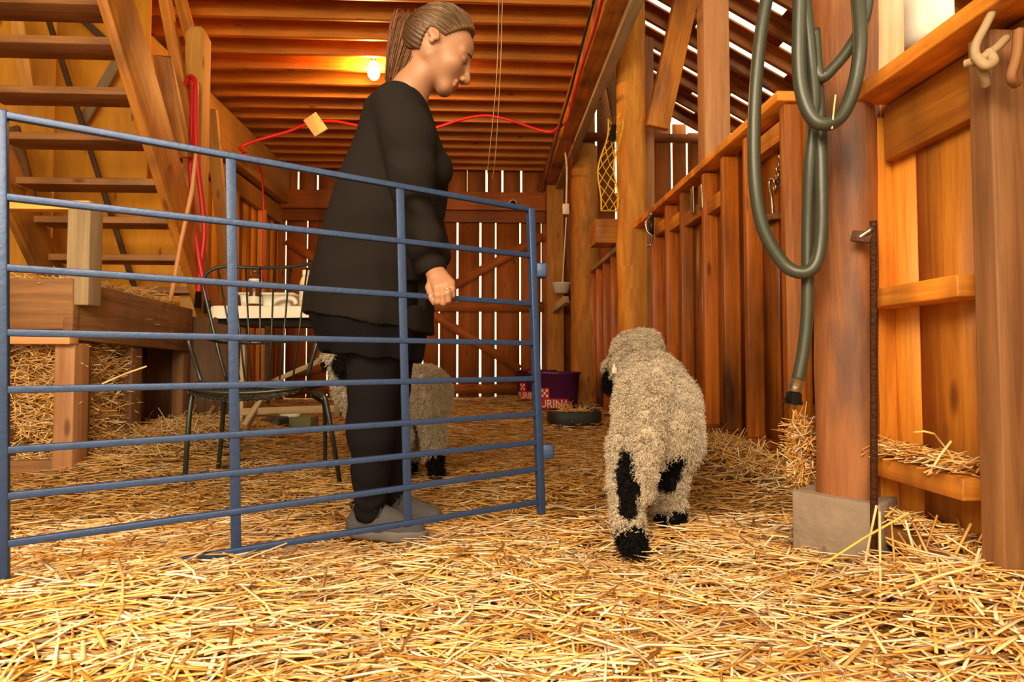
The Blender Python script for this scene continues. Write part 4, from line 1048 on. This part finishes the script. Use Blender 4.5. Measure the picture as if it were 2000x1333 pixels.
def strand_mesh(roots,dirs,length,r,seg,curl,tone,droop=0.0,rng=RNG,ns=3,freq=1.0,taper=.35):
    n=len(roots); t=np.linspace(0,1,seg+1); d=dirs/np.linalg.norm(dirs,axis=1,keepdims=True)
    a=np.cross(d,rng.normal(size=(n,3))); a/=np.linalg.norm(a,axis=1,keepdims=True)+1e-9; b=np.cross(d,a)
    ph=rng.uniform(0,6.28,n); L_=length if np.ndim(length) else np.full(n,length)
    C=np.zeros((n,seg+1,3))
    for i,ti in enumerate(t):
        w=ph+ti*6.28*freq
        C[:,i]=roots+d*(L_*ti)[:,None]+(a*(np.cos(w)-np.cos(ph))[:,None]+b*(np.sin(w)-np.sin(ph))[:,None])*np.reshape(curl,(-1,1))+np.array([0,0,-1])*(droop*L_*ti*ti)[:,None]
    V=np.zeros((n,seg+1,ns,3))
    for i in range(seg+1):
        rr=r*(1-(1-taper)*t[i])
        for k in range(ns):
            an=2*PI*k/ns; V[:,i,k]=C[:,i]+(a*math.cos(an)+b*math.sin(an))*np.reshape(rr,(-1,1))
    idx=np.arange(n*(seg+1)*ns).reshape(n,seg+1,ns); Q=[]
    for i in range(seg):
        for k in range(ns):
            k2=(k+1)%ns; Q.append(np.stack([idx[:,i,k],idx[:,i,k2],idx[:,i+1,k2],idx[:,i+1,k]],-1))
    T=np.repeat(tone,(seg+1)*ns,axis=0)
    return V.reshape(-1,3),np.concatenate(Q).reshape(-1,4),T
# fine strands lying over the head, combed back to the knot
def hair_over():
    far=np.linalg.norm(SV-kn,axis=1)>.05; up_=(SV-pv(782,110,DP))[:,2]>-.03; ix=np.where(far&up_&(SV[:,0]>pv(806,0,DP)[0]-.0))[0]; ix=RNG.choice(ix,5200)
    R_=SV[ix]+SN[ix]*.0005; n=len(ix); m=7; C=np.zeros((n,m,3)); C[:,0]=R_; p=R_.copy(); L_=RNG.uniform(.02,.06,n)
    cc=hc+hu*.03*SC
    r0=np.linalg.norm((R_-cc)/np.array([1,.8,1]),axis=1)
    for i in range(1,m):
        d=kn-p; nn=(p-cc); nn/=np.linalg.norm(nn,axis=1,keepdims=True); d-=nn*(d*nn).sum(1,keepdims=True); d/=np.linalg.norm(d,axis=1,keepdims=True)+1e-9
        p=p+d*(L_/m)[:,None]+SN[ix]*.0002*RNG.uniform(-.5,1,(n,1)); C[:,i]=p
    V,Q,T=ribbons(C,.0006,ST[ix]*RNG.uniform(.5,1.7,(n,1)))
    link('hair_strands',np_mesh('hair_strands',V,Q,tone=T,smooth=True),M['hair'],hair,kind='stuff')
# loose strands in the ponytail
n=1400; pts=[kn,pv(798,56,DP),pv(790,90,DP-.005),pv(780,120,DP-.01),pv(768,160,DP-.01)]
tt=RNG.uniform(0,1,n); sp=np.clip(RNG.normal(0,.015,(n,3)),-.026,.026)
C=np.zeros((n,8,3)); tv=np.linspace(0,1,8)
PP=np.array(pts)
for i,t in enumerate(tv):
    s0=np.clip(tt*.35+t*(.65+.1*RNG.uniform(0,1)),0,1)*4; i0=np.minimum(s0.astype(int),3); fr=(s0-i0)[:,None]
    wd=np.interp(s0,[0,1,2,3,4],[.8,1.7,1.7,1.35,.9])[:,None]
    C[:,i]=PP[i0]*(1-fr)+PP[i0+1]*fr+sp*wd
def ribbons(C,r,tone,ns=3):
    n,m,_=C.shape; d=C[:,-1]-C[:,0]; a=np.cross(d,[.3,.9,.1]); a/=np.linalg.norm(a,axis=1,keepdims=True)+1e-9; b=np.cross(d,a); b/=np.linalg.norm(b,axis=1,keepdims=True)+1e-9
    V=np.zeros((n,m,ns,3))
    for k in range(ns):
        an=2*PI*k/ns; V[:,:,k]=C+(a*math.cos(an)+b*math.sin(an))[:,None,:]*r
    idx=np.arange(n*m*ns).reshape(n,m,ns); Q=[np.stack([idx[:,i,k],idx[:,i,(k+1)%ns],idx[:,i+1,(k+1)%ns],idx[:,i+1,k]],-1) for i in range(m-1) for k in range(ns)]
    return V.reshape(-1,3),np.concatenate(Q),np.repeat(tone,m*ns,axis=0)
tc_=np.array([.13,.05,.017])*RNG.uniform(.5,1.9,(n,1))
V,Q,T=ribbons(C,.0011,tc_)
hair_over()
link('ponytail',np_mesh('ponytail',V,Q,tone=T,smooth=True),M['hair'],hair,kind='stuff')
B().tube([kn+hf*.012*math.cos(a)+hs*.026*math.cos(a)*0+np.array([.0,.026*math.sin(a),.026*math.cos(a)]) for a in np.linspace(0,2*PI,17)],.007,8,cap=False).build('hair_tie','shoeblack',hair,True)

# ------------------------------------------------------------------ sheep
CREAM=np.array([.80,.67,.52]); BLK=np.array([.012,.010,.010])
def sheep(name,label,loc,build,bbox,black,wcount,wlen,wr,tint,shrink=.012):
    t=empty(name,loc,label,'sheep')
    s=SDF(*bbox,.007); build(s); V,Q=s.mesh()
    def isblack(V):
        m=np.zeros(len(V),bool)
        for a,b_,r,r2 in black:
            a=np.array(a);b_=np.array(b_);ab=b_-a;tq=np.clip(((V-a)@ab)/(ab@ab),0,1); m|=np.linalg.norm(V-a-tq[:,None]*ab,axis=1)<r+(r2-r)*tq
        return m
    Vn=normals(V,Q); V=V+Vn*(wob3(V,95,6)*.0035+wob3(V,190,7)*.002)[:,None]
    jit=wob3(V,60,3)[:,None]*.006
    bk=isblack(V+jit)
    T=np.where(bk[:,None],BLK,CREAM*tint*.8)
    body=link('body',np_mesh('body',V,Q,tone=T,smooth=True),M['wool'],t)
    N=normals(V,Q); pick=RNG.choice(len(V),wcount,replace=len(V)<wcount)
    R_=V[pick]+RNG.normal(0,.003,(wcount,3)); D=N[pick]+RNG.normal(0,.35,(wcount,3)); D[:,2]-=.35
    # locks clump together
    cl=np.stack([wob3(R_,55,i+20) for i in range(3)],1); D=D+cl*.8
    bk2=isblack(R_+wob3(R_,60,3)[:,None]*.006)
    tn_=np.where(bk2[:,None],BLK*RNG.uniform(.6,1.6,(wcount,1)),CREAM*tint*(RNG.uniform(.8,1.12,(wcount,1))+.08*wob3(R_,40,9)[:,None]))
    L_=wlen*RNG.uniform(.6,1.25,wcount)*np.where(bk2,.65,1)
    V,Q,T=strand_mesh(R_,D,L_,wr,6,.0042*RNG.uniform(.6,1.3,wcount),tn_,droop=.3,freq=1.9,taper=.5)
    link('fleece',np_mesh('fleece',V,Q,tone=T,smooth=True),M['wool'],t,kind='stuff'); return t
def b1(s):
    s.chain([pv(1283,838,1.90),pv(1282,795,2.02),pv(1272,752,2.2),pv(1262,742,2.36)],[.128,.128,.108,.085],.06)
    s.ell(pv(1246,880,1.87),(.075,.09,.09),None,.05); s.ell(pv(1318,865,1.93),(.075,.09,.09),None,.05)
    # near-side (left) hind leg planted, other one lifting
    s.chain([pv(1228,870,1.85),pv(1224,950,1.77),pv(1226,1010,1.73),pv(1233,1050,1.69),pv(1237,1070,1.67)],[.058,.042,.031,.030,.030],.03)
    s.chain([pv(1306,860,1.93),pv(1303,935,1.90),pv(1307,975,1.92),pv(1310,1003,1.93),pv(1306,1018,1.91)],[.060,.048,.036,.036,.032],.03)
    for px,dz in ((1240,2.32),(1300,2.38)):
        q=pv(px,860,dz); s.chain([pv(px,800,dz),q,np.array([q[0],q[1],.02])],[.06,.035,.028],.03)
    # tail
    s.chain([pv(1288,725,1.96),pv(1278,780,1.81),pv(1266,850,1.735),pv(1258,920,1.72),pv(1256,965,1.72)],[.03,.034,.033,.027,.017],.012)
    # neck, poll, face turned left
    s.chain([pv(1265,745,2.3),pv(1255,712,2.45),pv(1245,690,2.5)],[.085,.075,.085],.04)
    s.ell(pv(1236,684,2.48),(.082,.09,.072),None,.03); s.ell(pv(1262,672,2.47),(.06,.07,.055),None,.03)
    s.chain([pv(1224,700,2.46),pv(1203,725,2.48),pv(1195,754,2.50)],[.056,.046,.036],.02)
    s.chain([pv(1214,693,2.42),pv(1206,708,2.40),pv(1202,732,2.39)],[.02,.019,.009],.01)
bk=[(pv(1222,895,1.75),pv(1229,990,1.69),.037,.037),(pv(1234,1056,1.69),pv(1238,1090,1.65),.048,.055),
    (pv(1308,890,1.84),pv(1302,945,1.83),.050,.042),(pv(1312,1008,1.92),pv(1302,1030,1.92),.05,.055),
    (pv(1214,706,2.44),pv(1196,758,2.5),.046,.066),(pv(1240,900,2.32),pv(1240,930,2.32),.05,.05)]
sh1=sheep('woolly_sheep','cream woolly sheep with black leg patches seen from behind, walking away',(.5,2.0,0),b1,((.15,1.55,0),(.95,2.85,.85)),bk,70000,.019,.0012,.98)
c=P(1200,724,2.355)
tg=B(); tg.box(c,(.020,.003,.026),tone=1); tg.box(c+Vector((-.001,0,.018)),(.010,.003,.014),tone=1); tg.build('ear_tag','cream',sh1,bevel=.001)
def b2(s):
    D0=2.72
    s.chain([pv(722,778,D0+.04),pv(775,770,D0+.04),pv(826,768,D0)],[.115,.125,.118],.06)
    s.ell(pv(836,768,D0),(.085,.11,.11),None,.05)
    s.chain([pv(838,790,D0-.06),pv(847,850,D0-.03),pv(848,890,D0-.03),pv(853,922,D0-.04)],[.065,.042,.032,.03],.03)
    s.chain([pv(812,790,D0+.1),pv(795,860,D0+.1),pv(800,900,D0+.1),pv(797,922,D0+.1)],[.06,.04,.032,.03],.03)
    s.chain([pv(765,800,D0-.08),pv(780,850,D0-.08),pv(772,900,D0-.09),pv(770,928,D0-.09)],[.06,.042,.032,.032],.03)
    s.chain([pv(715,800,D0+.08),pv(712,860,D0+.08),pv(712,922,D0+.08)],[.06,.04,.03],.03)
    s.chain([pv(715,770,D0),pv(690,752,D0-.03),pv(672,712,D0-.06)],[.095,.075,.06],.04)
    s.ell(pv(662,695,D0-.06),(.058,.06,.048),None,.03)
    s.chain([pv(668,703,D0-.09),pv(682,722,D0-.15),pv(694,738,D0-.19)],[.05,.041,.034],.02)
    s.chain([pv(650,690,D0-.07),pv(638,702,D0-.08),pv(636,720,D0-.09)],[.02,.018,.009],.01)
    s.chain([pv(640,682,D0-.05),pv(637,668,D0-.05)],[.014,.008],.01)
bk=[(pv(672,712,2.6),pv(698,740,2.5),.052,.06),(pv(648,694,2.65),pv(636,724,2.63),.03,.03),(pv(853,900,2.68),pv(854,930,2.68),.05,.05),
    (pv(786,815,2.57),pv(784,850,2.57),.04,.03),(pv(771,905,2.63),pv(770,930,2.63),.05,.05),(pv(797,905,2.82),pv(797,930,2.82),.05,.05),(pv(712,905,2.8),pv(712,930,2.8),.05,.05)]
sh2=sheep('woolly_sheep','cream woolly sheep with black face standing behind the person in black',(-.4,2.75,0),b2,((-1.05,2.3,0),(-.02,3.05,.82)),bk,34000,.024,.0016,.86)

# ------------------------------------------------------------------ straw
PAL=np.array([[.93,.66,.36],[.90,.54,.20],[.78,.39,.08],[.97,.80,.56],[.58,.26,.04],[.84,.49,.13],[.42,.18,.025]])
def straw(name,n,posf,lmin,lmax,wmin,wmax,tilt,label,cat='straw',up=.012,bright=1,flat=True,pal=None,az=None,parent=None,weights=(.18,.2,.18,.1,.12,.16,.06)):
    p=posf(n); n=len(p); a=np.where(RNG.uniform(0,1,n)<.55,RNG.normal(.1,.5,n),RNG.uniform(0,2*PI,n)) if az is None else az(n); el=RNG.normal(0,tilt,n)
    L_=RNG.uniform(lmin,lmax,n)*RNG.uniform(.55,1,n); w=RNG.uniform(wmin,wmax,n)
    d=np.stack([np.cos(a)*np.cos(el),np.sin(a)*np.cos(el),np.sin(el)],1)
    s_=np.cross(d,[0,0,1.0001]); s_/=np.linalg.norm(s_,axis=1,keepdims=True)+1e-9; u=np.cross(s_,d)
    bend=RNG.normal(0,.05,(n,1))*L_[:,None]
    c=p+np.array([0,0,1])*RNG.uniform(0,up,n)[:,None]
    if parent is None or True:
        mid=c+s_*bend+u*np.abs(bend)*.2; A=c-d*L_[:,None]/2; B_=c+d*L_[:,None]/2
    if flat:
        for E in (A,B_):
            fl=hz(E[:,0],E[:,1])-.012; E[:,2]=np.maximum(E[:,2],fl)
    C=np.stack([A,mid,B_],1); ro=RNG.uniform(0,PI,n); ns=4
    V=np.zeros((n,3,ns,3))
    for k in range(ns):
        an=ro+2*PI*k/ns; asp=.55
        off=(s_*np.cos(an)[:,None]+u*np.sin(an)[:,None]*asp)*(w/2)[:,None]*1.15; V[:,:,k]=C+off[:,None,:]
    idx=np.arange(n*3*ns).reshape(n,3,ns)
    Q=[np.stack([idx[:,i,k],idx[:,i,(k+1)%ns],idx[:,i+1,(k+1)%ns],idx[:,i+1,k]],-1) for i in range(2) for k in range(ns)]+[idx[:,0,::-1],idx[:,2,:]]
    pl=PAL if pal is None else pal
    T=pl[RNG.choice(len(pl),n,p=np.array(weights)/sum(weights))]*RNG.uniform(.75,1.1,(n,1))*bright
    me=np_mesh(name,V.reshape(-1,3),np.concatenate(Q),tone=np.repeat(T,3*ns,axis=0))
    return link(name,me,M['straw'],parent,label=label,cat=cat,kind='stuff')
def region(y0,y1,side=1.12,pw=1.0):
    def f(n):
        y=y0+(y1-y0)*RNG.uniform(0,1,n)**pw; x=(RNG.uniform(-side,side,n))*y*1.0
        m=(x>-3.0)&(x<XR-.01)&~((x>XN-.01)&(y<1.62))
        x,y=x[m],y[m]; return np.stack([x,y,hz(x,y)-.008],1)
    return f
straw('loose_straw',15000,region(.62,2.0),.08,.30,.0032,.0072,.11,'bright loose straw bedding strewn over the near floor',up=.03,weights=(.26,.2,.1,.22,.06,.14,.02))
straw('loose_straw',26000,region(1.9,4.6,1.0,.8),.07,.27,.003,.0065,.12,'loose straw bedding over the middle of the floor around the gate and chair',up=.02,bright=.70,weights=(.12,.18,.24,.06,.14,.18,.08))  # straw colour darkened here to stand in for the light falling off
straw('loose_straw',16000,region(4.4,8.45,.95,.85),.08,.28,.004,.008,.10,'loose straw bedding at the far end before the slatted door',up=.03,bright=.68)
def blob(cx,cy,cz,rx,ry,rz_):
    def f(n):
        q=RNG.normal(0,1,(n,3)); q/=np.linalg.norm(q,axis=1,keepdims=True); q*=RNG.uniform(.3,1,(n,1))**.5
        return q*np.array([rx,ry,rz_])+np.array([cx,cy,cz])
    return f
def boxr(x0,x1,y0,y1,z0,z1):
    return lambda n: np.stack([RNG.uniform(x0,x1,n),RNG.uniform(y0,y1,n),RNG.uniform(z0,z1,n)],1)
# sticking-up stems in the heap by the post and beside the manger
straw('straw_heap',300,blob(1.0,1.16,.08,.12,.16,.05),.1,.3,.004,.007,.55,'straw heap with long stems sticking up at the concrete footing',up=.03)
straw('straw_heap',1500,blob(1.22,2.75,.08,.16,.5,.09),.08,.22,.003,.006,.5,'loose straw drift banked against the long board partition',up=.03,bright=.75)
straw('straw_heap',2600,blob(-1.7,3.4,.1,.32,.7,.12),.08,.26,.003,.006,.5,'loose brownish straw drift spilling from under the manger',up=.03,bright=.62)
straw('straw_heap',700,blob(-1.25,1.05,.07,.35,.25,.04),.1,.3,.004,.007,.25,'low straw heap at the near foot of the blue gate',up=.03)
straw('manger_straw',5200,boxr(xl+.02,XM-.04,YM+.06,YM+.5,.08,.68),.08,.25,.003,.006,.5,'bundled straw packed inside the lower manger behind the boards',flat=False,weights=(.2,.2,.2,.1,.1,.15,.05))
straw('manger_straw',2600,boxr(xl+.02,XM-.04,YM+.05,3.6,.70,.97),.08,.22,.003,.006,.35,'straw heaped up over the top of the wooden manger',flat=False)
c=P(1572,880,1.75)
straw('tucked_straw',420,blob(c.x,c.y+.02,c.z-.02,.03,.05,.12),.05,.14,.003,.006,.8,'wisp of straw wedged between the hewn post and the partition',flat=False)
straw('ledge_straw',260,boxr(XN-.03,XN+.05,1.2,1.5,.32,.345),.05,.16,.003,.006,.22,'straw lying on the ledge between the studs of the near partition',flat=False)
straw('ledge_straw',200,boxr(XN-.03,XN+.05,1.2,1.5,.15,.17),.05,.14,.003,.006,.22,'straw on the lowest ledge of the near partition',flat=False)
def bowlp(n):
    a=RNG.uniform(0,2*PI,n); r=RNG.uniform(0,.15,n)**.9; o=[k for k in bpy.data.objects if k.name=='rubber_pan'][0].location
    return np.stack([o.x+r*np.cos(a),o.y+r*np.sin(a),np.full(n,.12)],1)
straw('pan_straw',90,bowlp,.1,.28,.004,.008,.6,'straw stems sticking out of the black rubber pan',flat=False)
# single long stems
def stem(p,q,w,label,tone=(.86,.56,.26)):
    B().tube([p,(Vector(p)+Vector(q))/2+Vector((0,0,.004)),q],w*.62,6,tone=1).build('straw_stem',plain('stem',tone,.5),None,True,label=label,cat='straw')
stem(P(1690,1100,1.36),P(1712,988,1.33),.0045,'long straw stem leaning steeply against the concrete footing')
stem(P(1605,1105,1.33),P(1775,1002,1.25),.0042,'long golden stem slanting up across the concrete footing',(.85,.5,.1))
stem(P(1720,1180,1.2),P(1718,1000,1.25),.004,'upright straw stem before the iron rod foot')
stem(P(1770,1150,1.12),P(1915,1104,1.07),.0045,'long pale stem slanting toward the near partition')
stem(P(1860,1290,1.02),P(1990,1242,1.0),.0042,'pale stem pointing at the dark near stud')
stem(P(1785,845,1.28),P(1825,848,1.27),.004,'bent straw stem sticking out above the near ledge',(.95,.6,.15))
stem(P(1825,848,1.27),P(1880,925,1.27),.0036,'dull straw stem rising from the near ledge')
stem(P(1815,925,1.26),P(1858,862,1.25),.0042,'pale straw stem crossing another on the near ledge')
stem(P(1625,252,1.39),P(1632,185,1.37),.0035,'bit of straw caught on the hose coil')
stem(P(200,750,2.5),P(286,716,2.45),.006,'thick stem poking out beside the manger leg')
